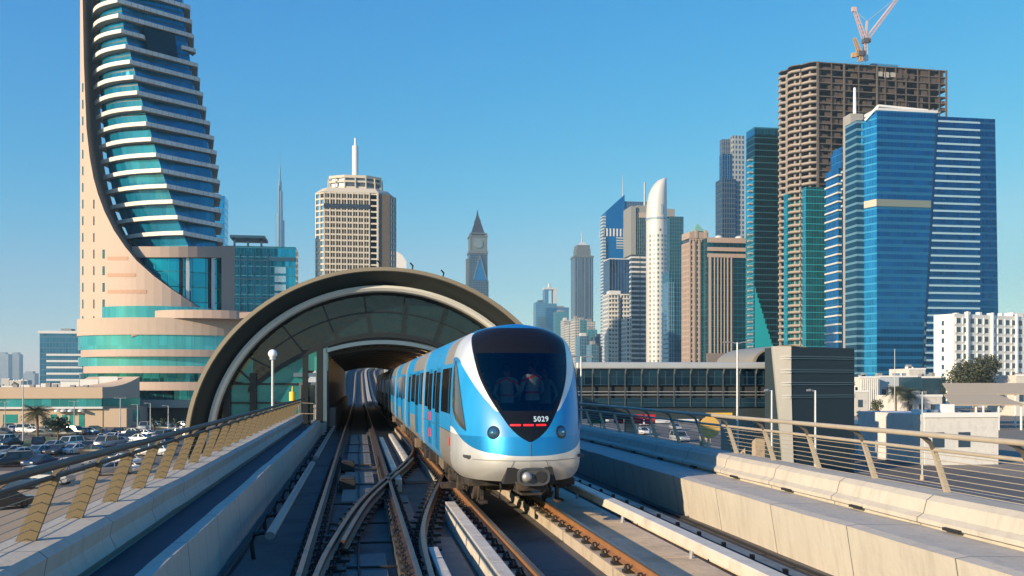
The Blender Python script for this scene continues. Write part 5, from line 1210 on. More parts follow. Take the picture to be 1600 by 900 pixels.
# ---------------------------------------------------- 9. bare concrete tower with cranes
DK2=560; t=thing('unfinished_tower','unfinished bare concrete tower with open floors and rough columns','tower',(0,0,0))
P=xy(1276,DK2); t.location=(P.x,P.y,0); rc=R(2); t.rotation_euler.z=rc; w=reach(P,(math.cos(rc),math.sin(rc)),1480); H=hgt(1380,96,DK2); z=lambda y:hgt(1300,y,DK2)
l1=reach(P,(1,0),1226)  # negative x
CB=mat('shaded_raw_concrete',(.085,.06,.045),.9,0,.25,.15,.2,dirt=(.08,.06,.05),dirt_scale=.3,dirt_amt=.8); CL2=mat('sunlit_raw_concrete',(.33,.28,.24),.9,0,.15,.2,.2)  # front concrete darkened for its shade, left side paler for the sun
MB().box(3,w-3,5.5,26,0,H-3).build('dark_core',mat('dark_interior',(.018,.014,.012),.9,0,.3,.2),t)  # near-black core carries the shade inside the open floors
fh=3.95; nfl=int(H/fh)
fp_=[(0,0),(w*.44,-.3),(w*.45,0),(w,.0),(w+.0,26),(-8,28),(-18.0,24),(-18.6,19.5),(-15.5,17.5),(-15.2,14.5),(-17.0,13.0),(-16,9.5),(-10.5,6.0),(-9.5,7.8),(-8.5,5.0),(-5.5,1.6),(-2.5,.3)]
fp_=[(x*(.68 if x<0 else 1),y) for x,y in fp_]; m=MB(); m.prism(fp_,0,.55); f0=m.build('floor_slab',mat('shaded_slab_concrete',(.115,.095,.08),.9,0,.25,.2,.2),t)  # slab colour lowered as well, for the shaded front
f0.location.z=H-.55; top=None
for k in range(1,min(nfl,99)):
    zz=H-.55-k*fh
    if zz<20: break
    c=f0.copy(); COL.objects.link(c); c.parent=t; c.location.z=zz
# curved balcony upstands at the left
ub=MB(); ub.loft([[(x-.1,y-.1,zz) for x,y in fp_[6:]+[(0,0)]] for zz in (.0,1.05)],closed=False); u0=ub.build('upstand',CL2,t); u0.location.z=H-fh
for k in range(2,min(nfl,99)):
    zz=H-k*fh
    if zz<20: break
    c=u0.copy(); COL.objects.link(c); c.parent=t; c.location.z=zz
rw=random.Random(11)
for k in range(1,nfl-6):      # rough infill panels and formwork on the front, varied from floor to floor
    zz=H-k*fh
    if zz<20: break
    mm=MB(); x=.5
    while x<w-2:
        ww=rw.uniform(1.5,6)
        if rw.random()<.62: mm.box(x,min(x+ww,w-1),1.2 if x<w*.45 else .8,1.6 if x<w*.45 else 1.2,zz,zz+fh-rw.choice([.0,.0,1.2,2.4]))
        x+=ww+rw.uniform(0,1.2)
    mm.box(.5,w-1,1.62,1.7,zz,zz+.3); o=mm.build('infill_wall',CB,t)
    
for x,wd in ((.7,1.3),(9.5,.5),(17.5,.9),(27,.5),(w*.455,.9),(w*.52,.5),(w*.6,.6),(w*.68,.5),(w*.77,.6),(w*.86,.5),(w*.94,.5),(w-.6,.9)):
    MB().box(x-wd/2,x+wd/2,-.45 if wd>.8 else -.2,.5,0,H).build('column',mat('shaded_slab_concrete',(.24,.185,.145),.9) if wd>.8 else CB,t)
for x,y in ((-6.4,6.9),(-10.4,15.9),(-2.3,3),(-8.4,9.5),(-11.5,22)): MB().box(x-.45,x+.45,y,y+1.2,0,H-4).build('column',CL2,t)
MB().box(-5,2,9,22,0,H-5).build('inner_wall',CB,t); MB().box(-9,-5.1,14,21,0,H-8).build('inner_wall',CB,t)
for a in range(6): MB().box(w*.46+a*4.2,w*.46+a*4.2+3.2,-.15,.0,H-6.2-(a%2)*.4,H-3.4).build('formwork_panel',mat('formwork',(.36,.33,.30),.8) if a<3 else CB,t)
MB().box(w*.44,w*.64,3,14,H+.01,H+2.4).build('blue_sheeting',mat('blue_sheeting',(.03,.20,.38),.6),t)
for k in range(40):
    x=w*k/39; 
MB().tube([(0,.2,H+1),(w,.2,H+1)],.08,5).build('edge_rope',STEEL,t)
# glass skirt already hung on the lower storeys
for x0,x1,yy,yt in ((1229,1240,14,297),(1246,1257,9.5,309),(1257,1289,-1.2,294)):
    a=reach(Vector((P.x,P.y+yy,0)),(1,0),x0); b=reach(Vector((P.x,P.y+yy,0)),(1,0),x1); MB().box(a,b,yy-1.5,yy+3,0,z(yt)).build('hung_glass',facade('hung_teal_glass',(.03,.36,.42),(.02,.2,.25),(.02,.28,.34),1.7,3.95,.05,.1,.8,.1,.5),t)
a=reach(P,(1,0),1279); MB().box(a,a+2.2,-1.32,-1.25 if False else -1.0,z(328),z(313)).build('pale_board',mat('pale_board',(.5,.47,.3),.8),t) if False else None
# cranes
CRN=mat('crane_white',(.62,.42,.36),.5,.1,.1,1); CRO=mat('crane_ochre',(.55,.33,.14),.5)
def lattice_boom(m,p0,p1,w_,n):
    p0=Vector(p0);p1=Vector(p1); d=(p1-p0).normalized(); a=d.cross(Vector((0,1,0))).normalized()*w_/2; b=Vector((0,1,0))*w_/2
    c4=[a+b,a-b,-a-b,-a+b]
    for q in c4: m.bar(p0+q,p1+q*.6,w_*.16)
    for i in range(n):
        f0_,f1_=i/n,(i+1)/n; A=p0.lerp(p1,f0_);B_=p0.lerp(p1,f1_)
        for k in range(4): m.bar(A+c4[k]*(1-.4*f0_),B_+c4[(k+1)%4]*(1-.4*f1_),w_*.10)
def crane(label,px,yb,ycab,tip,back,D,mt,mast_top):
    c=xy(px,D); t=thing('tower_crane',label,'crane',(c.x,c.y,0)); L2=lambda a,b:(xy(a,D)-c).x
    q=lambda a,b:(L2(a,b),0,hgt(a,b,D))
    m=MB(); lattice_boom(m,q(px,yb),q(px,ycab),2.2,6); m.build('mast',mt,t)
    m=MB(); m.cbox((0,0,hgt(px,ycab-2,D)),(3.2,3,2.8)); m.cbox((2.2,0,hgt(px,ycab-3,D)),(1.8,2,2.4)); m.build('cab',mat('crane_cab',(.10,.09,.09),.5),t)
    m=MB(); lattice_boom(m,q(px,ycab-2),q(*tip),2.0,18); m.build('jib',mt,t)
    m=MB(); lattice_boom(m,q(px,ycab-2),q(*back),2.0,8); m.cbox(q(*back),(2.6,1.6,2.6)); m.build('counter_jib',mt,t)
    m=MB(); m.tube([q(*mast_top),q(*tip)],.12,5); m.tube([q(*mast_top),q(*back)],.12,5); m.bar(q(px,ycab-2),q(*mast_top),1.0); m.build('stay',mt,t)
crane('tall luffing crane with a long pale boom, on the bare concrete tower roof',1352,96,66,(1412,-12),(1333,16),566,CRN,(1355,33))
crane('short ochre crane beside the tall one on the concrete tower roof',1344,96,86,(1334,60),(1333,87),562,CRO,(1340,76))
# ---------------------------------------------------- 10. white striped blue building with concrete core
t,w,d,H=tower('blue_striped_building','blue glass building with white stripe ledges stepping up to a concrete core',1290,1310,1331,262,520,facade('blue_stripe_glass',(.015,.20,.42),(.01,.12,.25),(.01,.14,.3),1.5,4.1,.08,.1,.8,.1,.4)); z=lambda y:hgt(1310,y,520)
MB().box(3,w*.96,2,d,H,z(232)).build('upper_block',facade('blue_stripe_glass',(.015,.20,.42),(.01,.12,.25),(.01,.14,.3)),t); MB().box(w*.55,w,0,d,H,z(226)).build('upper_block',facade('blue_stripe_glass',(.015,.20,.42),(.01,.12,.25),(.01,.14,.3)),t)
bands(t,w,d,4,H,4.75,.9,.5,WSTR,x0=-.2,x1=w*.15,name='white_ledge')
for k in range(5):MB().box(w*.2,w+4.5,-1.2,0,H-3-k*4.6,H-2-k*4.6).build('long_ledge',WSTR,t)
for k in range(9): MB().box(w*.55,w+6,-1.4,0,z(345)-k*13.3,z(345)-k*13.3+1.2).build('long_ledge',WSTR,t)
t2,w2,d2,H2=simple('concrete_core','tall bare grey concrete lift core with a thin mast, left of the blue tower',1329,1349,177,505,GREYC,d=8,cat='core')
MB().cyl(w2*.55,3,H2,hgt(1340,134,505),.9,.7,10).build('mast',WHITE,t2)
# ---------------------------------------------------- 11. the big blue tower
DE=480; P=xy(1370,DE); t=thing('blue_tower','big deep blue glass tower with pale blue stripes on its right half','tower',(P.x,P.y,0)); w=reach(P,(1,0),1556); wl_=reach(P,(1,0),1352); z=lambda y:hgt(1450,y,DE); H=z(172); dz=25
BG=facade('deep_blue_glass',(.002,.10,.25),(.002,.065,.165),(.003,.095,.21),1.8,3.75,.05,.4,.7,.10,.45,.5,.03); BG2=facade('deep_blue_plain',(.002,.075,.19),(.002,.05,.13),(.003,.062,.155),1.8,3.75,.04,.3,.7,.10,.4,.5,.03)
xd=w*.50; xb=w*.36     # the diagonal seam
m=MB(); m.loft([[(0,0,0),(xb,0,0),(xd,0,H),(0,0,H)],[(0,6,0),(xb,6,0),(xd,6,H),(0,6,H)]][::-1]); m.build('left_facade',BG,t)
m=MB(); m.loft([[(xb+.3,.25,0),(w-.2,.25,0),(w-.2,.25,z(177)),(xd+.3,.25,z(177))],[(xb+.3,dz,0),(w-.2,dz,0),(w-.2,dz,z(177)),(xd+.3,dz,z(177))]][::-1]); m.build('right_facade',BG2,t)
MB().bar((xb+.15,-.1,0),(xd+.15,-.1,H),.7,.5,up=(0,1,0)).build('diagonal_seam',mat('seam_dark',(.01,.05,.12),.4,.5),t)
MB().box(.1,xd-1,6,dz,0,H-1).build('rear_body',BG2,t)
m=MB(); m.loft([[(0,-.02,0),(0,-.02,H-1.5),(wl_*.45,7,H-3),(wl_*.45,7,0)],[(0,6,0),(0,6,H-1.5),(wl_*.3,12,H-3),(wl_*.3,12,0)]]); m.build('light_corner',facade('light_corner_glass',(.03,.32,.58),(.02,.2,.4),(.02,.24,.45),1.6,3.75,.06,.22,.8,.1,.3),t)
MB().box(wl_*1.0,wl_*.30,8.5,20,0,H-3).build('louvred_side',facade('dark_louvre',(.01,.08,.14),(.02,.05,.08),(.10,.22,.3),30,3.75,0,.3,.6,.15,.3),t)
STP=mat('pale_blue_stripe',(.30,.47,.55),.5,.1,.05,.3)
for k in range(36):
    zz=z(186)-k*3.78*1.0
    if zz<3: break
    xs=xb+(xd-xb)*(zz/H)+1.2; MB().box(xs,w*.865 if zz>z(488) else w*.86,-.12,.24,zz,zz+.95).build('stripe',STP,t)
m=MB(); m.loft([[(w*.90,.0,0),(w+2.2,.0,0),(w*.995,.0,z(188)),(w*.885,.0,z(188))],[(w*.90,.24,0),(w+2.2,.24,0),(w*.995,.24,z(188)),(w*.885,.24,z(188))]][::-1]); m.build('right_fin',BG2,t)
MB().box(-.3,xb+(xd-xb)*.63,-.25,-.02,z(322),z(311)).build('pale_plant_floor',mat('plant_floor',(.16,.19,.17),.5),t)
m=MB(); m.loft([[(-.35,-.35,z(322)),(wl_*.5,6.9,z(322)),(wl_*.5,6.9,z(311)),(-.35,-.35,z(311))],[(-.0,.1,z(322)),(wl_*.4,7.3,z(322)),(wl_*.4,7.3,z(311)),(0,.1,z(311))]]); m.build('pale_plant_floor',mat('plant_pale',(.5,.47,.38),.5),t)
MB().box(1,w*.52,1,14,H+.01,z(167)).build('roof_frame',WSTR,t); MB().bar((wl_*.6,5,H-4),(2,2,z(163)),1.0).build('roof_frame',WHITE,t); MB().bar((2,2,z(163)),(w*.45,3,z(166)),1.0).build('roof_frame',WHITE,t)
MB().box(w*.93,w*.985,3,12,z(188),z(177)).build('roof_unit',ROOFG,t)
for k in range(3): MB().bar((w*.44+k*1.5,3,H),(w*.50+k*2,3,z(163+k*2)),.5).build('roof_cleaner',STEEL,t)
# ---------------------------------------------------- 12. white hotel with recessed windows
DH=400; P=xy(1491,DH); rh=R(17); t=thing('white_hotel','long white slab building with dark square windows, lower right of the blue tower','building',(P.x,P.y,0),rh); w=reach(P,(math.cos(rh),math.sin(rh)),1680); dd=abs(reach(P,(-math.sin(rh),math.cos(rh)),1459)); z=lambda y:hgt(1500,y,DH)
HW=mat('hotel_white',(.80,.77,.70),.7,0,.06,.2,.1,dirt=(.5,.47,.4),dirt_scale=.3,dirt_amt=.3)
MB().box(0,w,0,dd,0,z(490)).build('wall',HW,t); MB().box(w*.5,w,2,dd-2,z(490)+.01,z(483)).build('roof_step',HW,t)
x=1.2; c=0; wproto=None; WD=mat('hotel_window',(.05,.09,.13),.15,.3)
bays=[]
while x<w-3 and c<96:
    for k in range(8):
        zz=z(497)-k*3.72-2.0
        if zz<1: break
        if wproto is None: wproto=MB().box(0,2.5,-.06,.25,0,2.1).build('window',WD,t); fr_=MB().box(-.5,-.05,-.30,0,-.3,2.4).build('window_fin',HW,wproto); o=wproto
        else: o=copy_tree(wproto,t)
        o.location=(x,0,zz); c+=1
    x+=4.15 if int(x)%3 else 4.6
for k in range(5): MB().box(w*.09+k*15.5,w*.09+k*15.5+.8,-.9,0,0,z(486)).build('pier',HW,t)
for k in range(2):
    for q in range(7): MB().box(-.12,.0,5+k*9,6.2+k*9,z(500)-q*3.7-2,z(500)-q*3.7).build('side_window',WD,t)
for k in range(9): MB().box(4+k*7,5.5+k*7,2,4,z(490),z(490)+random.uniform(.6,1.6)).build('roof_unit',WSTR,t)
# ---------------------------------------------------- 13. low roofs between hotel and footbridge
def low(label,a,b,yt,yb,D,mt,d=14,extra=0,name='low_building'):
    P=xy(a,D); t=thing(name,label,'building',(P.x,P.y,0)); w=reach(P,(1,0),b); H=hgt((a+b)/2,yt,D); MB().box(0,w,0,d,0,H).build('wall',mt,t)
    MB().box(-.15,w+.15,-.15,.12,H-.35,H+.25).build('parapet',WHITE,t)
    r=random.Random(int(a)); 
    for k in range(2+int(w/6)): 
        x=r.uniform(1,max(1.2,w-2)); MB().box(x,x+r.uniform(.8,1.8),3,5,H-.01,H+r.uniform(.5,1.6)).build('roof_unit',r.choice([WHITE,STEEL,ROOFG]),t)
    for k in range(int(w/3.6)): MB().box(1+k*3.5,2.6+k*3.5,-.05,.02,H*.35,H*.65).build('window',WD,t)
    return t,w,H
OW=mat('old_white_render',(.58,.55,.50),.85,0,.12,.4,.2,dirt=(.35,.32,.28),dirt_scale=.6,dirt_amt=.5)
t,w,H=low('white low building with fluted front and rooftop boxes, behind the palms',1343,1374,589,628,330,OW); 
for k in range(9): MB().box(.4+k*.75,.75+k*.75,-.3,-.02,1,H-.6).build('flute',WHITE,t)
low('grey white block right of the fluted building',1374,1440,588,626,335,mat('pale_blue_render',(.45,.50,.54),.8,0,.1,.4)); low('small white rooftop house above the grey white block',1421,1446,576,600,360,OW)
low('dark glazed low block left of the big tree',1441,1478,589,618,320,mat('dark_glazed',(.02,.06,.09),.2,.3))
low('white wall building with small openings, behind the parked cars',1412,1472,618,640,262,OW); low('small white villa at the left edge of the low roofs',1336,1356,611,640,300,OW)
low('long dusty single storey shop row beside the viaduct',1337,1444,659,688,150,mat('dusty_shop',(.42,.34,.27),.85,0,.2,.4,.2,dirt=(.2,.15,.1),dirt_scale=.8,dirt_amt=.5),d=22)
low('white shop wall with painted panels, nearest the right railing',1445,1560,648,700,118,mat('whitewashed_wall',(.62,.60,.56),.85,0,.1,.4,.2,dirt=(.3,.3,.3),dirt_scale=1.2,dirt_amt=.4),d=16)
P=xy(1340,149.6); t=thing('shop_signs','row of shop sign boards along the dusty shop row','sign',(P.x,P.y,0))
for x,wd,col,zz in ((1,1.9,(.05,.30,.28),4.6),(3.2,1.3,(.5,.5,.48),4.4),(4.8,1.3,(.5,.5,.48),4.4),(6.4,2.4,(.05,.05,.06),4.5),(9.1,1.0,(.4,.4,.4),4.5)): MB().box(x,x+wd,-.12,-.02,zz-.8,zz+.25).build('sign_board',mat('sign_%d'%int(x*10),col,.6),t)
low('cream flat block at the far right behind the tree',1588,1640,586,640,300,OW)
# shade canopies
def canopy(label,a,b,y0,y1,D):
    P=xy(a,D); t=thing('shade_canopy',label,'canopy',(P.x,P.y,0)); w=reach(P,(1,0),b); z0=hgt(a,y1,D); z1=hgt(a,y0,D)
    m=MB(); m.loft([[(0,0,z0),(w,0,z0),(w,9,z1+1.2),(4,9,z1+1.2)],[(0,0,z0+.25),(w,0,z0+.25),(w,9,z1+1.45),(4,9,z1+1.45)]]); m.build('roof',mat('tan_canopy',(.46,.37,.25),.8),t)
    for k in range(4): MB().box(.5+k*(w-1)/3,.8+k*(w-1)/3,.3,.6,0,z0).build('post',WHITE,t)
canopy('large tan shade canopy over parked cars, right of the tree',1484,1640,608,617,225); canopy('lower tan shade canopy in front of the large one',1487,1600,627,634,205)
# distant low-rise horizon blocks
r=random.Random(21)
lab_=['tiny pale flat roofed block on the horizon, %s']
for k,(px,yt,D_) in enumerate(((8,592,900),(24,595,800),(34,594,1000),(1338,585,900),(1352,580,1100),(1392,583,900))):
    w_=r.uniform(10,22); low('distant low pale block, %s'%['at the left edge','second from the left edge','third from the left edge','just right of the footbridge tower','behind the fluted building','behind the palms'][k],px-w_/2,px+w_/2,yt,600,D_,OW,name='distant_building')
# ================================================================ footbridge on the right
FD=112.0; P=xy(900,FD); ang=-YAW*.0
fb=thing('footbridge','long dark glazed footbridge with a grey white roof edge crossing to the right','footbridge',(P.x,P.y,0),-YAW)
w=reach(P,(math.cos(-YAW),math.sin(-YAW)),1206); z=lambda y:hgt(1050,y,FD)
MB().box(0,w,-.6,5.2,z(576.5),z(566)).build('roof_edge',mat('roof_edge_grey',(.42,.44,.45),.45,.4,.08,.5),fb,bevel=.15)
MB().box(0,w,.1,4.5,z(602),z(576.6)).build('upper_glazing',facade('footbridge_glass',(.004,.03,.06),(.04,.06,.08),(.01,.04,.065),.95,.9,.05,.06,.7,.07,.5),fb)
MB().box(0,w,.5,4.4,z(622),z(602.1)).build('open_band',mat('footbridge_inner',(.015,.018,.02),.6,0,.4,.6),fb)
MB().box(0,w,.0,4.6,z(636),z(622.1)).build('lower_panel',facade('footbridge_panel',(.012,.045,.075),(.03,.05,.07),(.02,.05,.07),1.9,.6,.03,.1,.5,.2,.2),fb)
MB().box(0,w,.3,4.3,z(655),z(636.1)).build('girder',mat('girder_dark',(.02,.03,.035),.5),fb)
n=12
for k in range(n+1):
    x=w*k/n; m=MB(); m.box(x-.05,x+.05,-.14,.1,z(636),z(577)); m.build('mullion',mat('mullion_grey',(.07,.09,.10),.5,.3),fb)
    m=MB(); m.bar((x+.05,-.5,z(577)),(x+.05,-.05,z(584)),.1); m.build('eave_bracket',STEEL,fb)
for zz in (612,617,): MB().box(0,w,-.05,.05,z(zz)-.03,z(zz)+.03).build('hand_bar',STEEL,fb)
for k in range(3): MB().box(6+k*9,7+k*9,1.5,3,0,z(655)).build('pier',CONC_P,fb)
# lift tower: dark end block on a pale slanting blade
TDp=FD-8; P=xy(1236,TDp); ra_=R(17); lt=thing('lift_tower','dark slate clad end block with pale slanting side fin, at the end of the footbridge','building',(P.x,P.y,0),ra_); z=lambda y:hgt(1270,y,TDp)
wq=reach(P,(math.cos(ra_),math.sin(ra_)),1335)
SL=mat('slate_cladding',(.012,.028,.038),.7,.0,.15,.4,dirt=(.02,.03,.035),dirt_scale=.3)
MB().box(0,wq,0,4.2,0,z(542)).build('slate_block',SL,lt)
for y in (556,577,597,617):
    for dy in (0,3.2): MB().box(-.06,wq+.06,-.10,-.01,z(y+dy)-.10,z(y+dy)).build('ridge',mat('slate_ridge',(.10,.15,.17),.4,.4),lt)
sc=TDp/FPX
FNM=mat('fin_cladding',(.50,.47,.40),.5,.1,.08,.5)
m=MB(); edge=[(541,1207,1236),(600,1212.5,1236),(660,1218,1237.5),(720,1223,1239.5),(760,1226,1241)]
m.loft([[((xa-1236)*sc,-.30,max(0,z(y))),((xb_-1236)*sc+.02,-.02,max(0,z(y))),((xb_-1236)*sc+.02,.5,max(0,z(y))),((xa-1236)*sc,.8,max(0,z(y)))] for y,xa,xb_ in edge][::-1]); fin=m.build('pale_fin',FNM,lt); fin.rotation_euler.z=R(-34)
for y in (557,561,578,582,598,602,618,622):
    xa=(-17+(y-557)*.04)*sc; f_=(0-xa)/(29*sc)
    MB().cbox((xa*.5,-.17*f_-.10,z(y)),(abs(xa),.08,.07)).build('fin_ridge',WSTR,fin)
# barrel roof behind
P=xy(1212,FD+6); t=thing('barrel_roof','bronze edged barrel roof peeping over the footbridge beside the lift tower','roof',(P.x,P.y,0)); z=lambda y:hgt(1200,y,FD+6)
def ba(r,y): return [Vector((1.6-r*.66*math.cos(a),y,z(566)+r*math.sin(a)*.30)) for a in [math.pi*q/24 for q in range(25)]]
MB().loft([ba(7.0,0),ba(7.0,12)],closed=False).build('roof_shell',SHELL,t,smooth=True); MB().loft([ba(7.0,0),ba(7.05,-.5),ba(6.6,-.5),ba(6.55,0)],closed=False).build('roof_rim',RIMB,t,smooth=True); MB().loft([ba(6.5,.2),[Vector((1.6,.2,z(566)))]*25],closed=False).build('end_glass',GU,t)
MB().box(-2.4,5.6,.5,12,0,z(566)).build('base_wall',CONC_P,t)
# ================================================================ street lamps and posts
def lamp(label,px,ytop,D,kind,arm=1.6,grp='street lamps'):
    c=xy(px,D); H=hgt(px,ytop,D); t=thing('street_lamp',label,'street lamp',(c.x,c.y,0),0,grp)
    MB().cyl(0,0,0,H,.13,.07,10).build('pole',STEEL,t,smooth=True); MB().cyl(0,0,0,.5,.22,.2,10).build('base',CONC_P,t)
    if kind=='double': xs=(-arm,arm)
    elif kind=='single': xs=(-arm*.7,)
    else: xs=()
    for x in xs:
        MB().tube([(0,0,H-.1),(x*.5,0,H+.02),(x*.8,0,H)],.05,6).build('arm',STEEL,t)
        m=MB(); m.loft([[(x*.7-.0,-.12,H-.05),(x*1.15,-.16,H-.05),(x*1.15,.16,H-.05),(x*.7,.12,H-.05)],[(x*.7,-.1,H+.1),(x*1.15,-.1,H+.06),(x*1.15,.1,H+.06),(x*.7,.1,H+.1)]]); m.build('lamp_head',mat('lamp_head_grey',(.25,.25,.24),.5,.3),t)
    return t
lamp('tall double headed street lamp before the footbridge glazing',1152,535,75,'double',1.0); lamp('double headed street lamp just right of the train',908,557,85,'double',.9)
lamp('short street lamp left of the lift tower fin',1206,610,62,'single',.6); lamp('short street lamp in front of the dark lift tower',1274,610,62,'single',.7)
lamp('lamp post standing among the low roofs, below the blue tower',1398,545,230,'none'); lamp('slender lamp post beside the white shop wall',1441,612,100,'single',.8)
lamp('tall thin lamp post at the car park island with the palm',36,590,160,'none'); lamp('double lamp post before the podium entrance',188,622,190,'double',1.0); lamp('lamp post at the dark entrance, right of the double one',215,632,195,'single'); lamp('lamp post before the white podium canopy',235,630,200,'single'); lamp('last lamp post before the bronze arch',263,634,200,'single'); lamp('thin lamp post before the office window band, left part',8,628,205,'double',.9); lamp('thin double lamp post in front of the beige building',116,627,205,'double',.9)
# ================================================================ things beside the right road
P=xy(1108,92); t=thing('yellow_disc_sign','big ochre round sign with a yellow board above it, seen through the right railing','sign',(P.x,P.y,0))
zc=hgt(1108,668,92); m=MB(); m.lathe(0,0,[(1.05,0),(1.05,.15),(.001,.16)],32); o=m.build('disc',mat('ochre_sign',(.62,.38,.10),.6,0,.15,1),t); o.rotation_euler=(math.pi/2,0,0); o.location=(0,0,zc)
MB().box(-.3,2.3,-.1,.1,hgt(1110,652,92),hgt(1110,645,92)).build('board',mat('yellow_board',(.70,.45,.06),.6),t); MB().box(-.1,.1,.05,.25,0,zc).build('post',STEEL,t)
t=thing('crosswalk','white zebra stripes on the road below the footbridge','crossing',(0,0,0)); struct(t) if False else None
bpy.data.objects.remove(t)
m=MB()
for k in range(7):
    x=35+k*1.6; y=70+k*.9; m.add([(x,y,.012),(x+.7,y,.012),(x+2.4,y+6,.012),(x+1.7,y+6,.012)],[(0,1,2,3)])
struct(m.build('zebra_marking',MARK))
def pump(label,px,D,col,grp='banner posts'):
    P=xy(px,D); t=thing('banner_post',label,'banner post',(P.x,P.y,0),0,grp); H=hgt(px,649,D)
    MB().tube([(0,0,0),(.1,0,H*.5),(0,0,H)],.09,8).build('post',WHITE,t); MB().box(-.5,.6,-.25,.25,H-1.0,H+.1).build('banner_box',mat('banner_%s'%label.split()[0],col,.6),t)
pump('green topped post nearest the train',925,118,(.02,.35,.2)); pump('green topped post, second from the train',938,118,(.03,.4,.25)); pump('red topped post behind the dark railing bracket',966,118,(.5,.02,.03)); pump('red topped post, larger, right of the first red one',996,112,(.6,.02,.03)); pump('red topped post, rightmost of the row',1015,110,(.6,.03,.03))
# ================================================================ vehicles
CARCOL={'white':(.72,.72,.70),'silver':(.38,.39,.40),'black':(.012,.012,.014),'dark blue':(.02,.05,.12),'dark grey':(.05,.052,.055),'pale blue':(.16,.30,.40),'red':(.35,.02,.02)}
CGL=glassm('car_glass',(.03,.05,.06),.06,.4,.005)
def make_car(kind,colname):
    L_,W_,Hc={'saloon':(4.6,1.8,1.45),'suv':(4.8,1.95,1.85),'van':(5.2,1.95,2.1),'pickup':(5.2,1.9,1.8)}[kind]
    m=mat('car_paint_'+colname.replace(' ','_'),CARCOL[colname],.3,.25,.04,1,coat=.6)
    t=bpy.data.objects.new('parked_car',None); COL.objects.link(t)
    b=MB(); hw=W_/2
    # body side profile (y along length, z), lofted across with rounded shoulders
    bel=.92 if kind=='saloon' else 1.05
    prof=[(-L_/2,.35),(-L_/2-.03,.62),(-L_/2+.12,bel-.10),(-L_/2+1.15,bel),(L_/2-.9,bel+.03),(L_/2-.05,bel-.02),(L_/2,.6),(L_/2-.03,.35),(L_/2-.35,.24),(-L_/2+.3,.24)]
    if kind=='van': prof[2]=(-L_/2+.1,bel-.05); prof[3]=(-L_/2+.7,bel)
    rings=[]
    for f,sx in ((-1,.90),(-.97,.97),(-.8,1.0),(0,1.0),(.8,1.0),(.97,.97),(1,.90)):
        rings.append([(hw*f,y*sx*(.995 if abs(f)>.9 else 1),z_*(.97 if abs(f)==1 else 1)+(.0 if abs(f)>.5 else .02)) for y,z_ in prof])
    b.loft(rings); bo=b.build('body',m,t,smooth=True)
    c0,c1={'saloon':(-L_/2+1.25,L_/2-.75),'suv':(-L_/2+1.25,L_/2-.1),'van':(-L_/2+.75,L_/2-.05),'pickup':(-L_/2+1.3,.65)}[kind]; r0,r1=(c0+.85,c1-.75) if kind=='saloon' else (c0+.6,c1-.25)
    g=MB(); g.loft([[(-hw*.93,c0,bel-.01),(hw*.93,c0,bel-.01),(hw*.93,c1,bel-.01),(-hw*.93,c1,bel-.01)],[(-hw*.76,r0,Hc-.05),(hw*.76,r0,Hc-.05),(hw*.76,r1,Hc-.05),(-hw*.76,r1,Hc-.05)]]); g.build('windows',CGL,t)
    g=MB(); g.loft([[(-hw*.78,r0-.05,Hc-.06),(hw*.78,r0-.05,Hc-.06),(hw*.78,r1+.05,Hc-.06),(-hw*.78,r1+.05,Hc-.06)],[(-hw*.70,r0+.12,Hc),(hw*.70,r0+.12,Hc),(hw*.70,r1-.12,Hc),(-hw*.70,r1-.12,Hc)]])
    for s in (-1,1):
        for (ya,yb) in ((c0,r0),(c1,r1)): g.bar((s*hw*.93,ya,bel),(s*hw*.77,yb,Hc-.05),.09)
        ym=(c0+c1)/2; g.bar((s*hw*.935,ym,bel),(s*hw*.775,ym,Hc-.05),.08)
    g.build('roof',m,t)
    for s in (-1,1):
        for y in (-L_/2+.85,L_/2-.85):
            w_=MB(); w_.lathe(0,0,[(.30,0),(.33,.03),(.33,.17),(.29,.2),(.19,.19),(.17,.17),(.001,.18)],16); o=w_.build('wheel',BLACK,t); o.rotation_euler=(0,math.pi/2*s,0); o.location=(s*(hw-.19),y,.33)
        MB().cbox((s*hw*.68,-L_/2+.02,.66),(.36,.10,.16)).build('headlight',mat('headlight_clear',(.7,.72,.75),.2,.5),t); MB().cbox((s*hw*.72,L_/2-.03,.75),(.3,.08,.16)).build('tail_light',mat('tail_red',(.3,.01,.01),.3),t)
    return t
PROTO={}; NUM={}
def car(px,py,kind,colname,rot,label,grp,D=None):
    k=(kind,colname)
    if k not in PROTO: PROTO[k]=make_car(*k); o=PROTO[k]
    else: o=copy_tree(PROTO[k])
    p=gnd(px,py,0) if D is None else xy(px,D); o.location=(p.x,p.y,.01); o.rotation_euler.z=R(rot); tag(o,label,'van' if kind=='van' else 'car',grp); return o
G1='cars in the left car park'
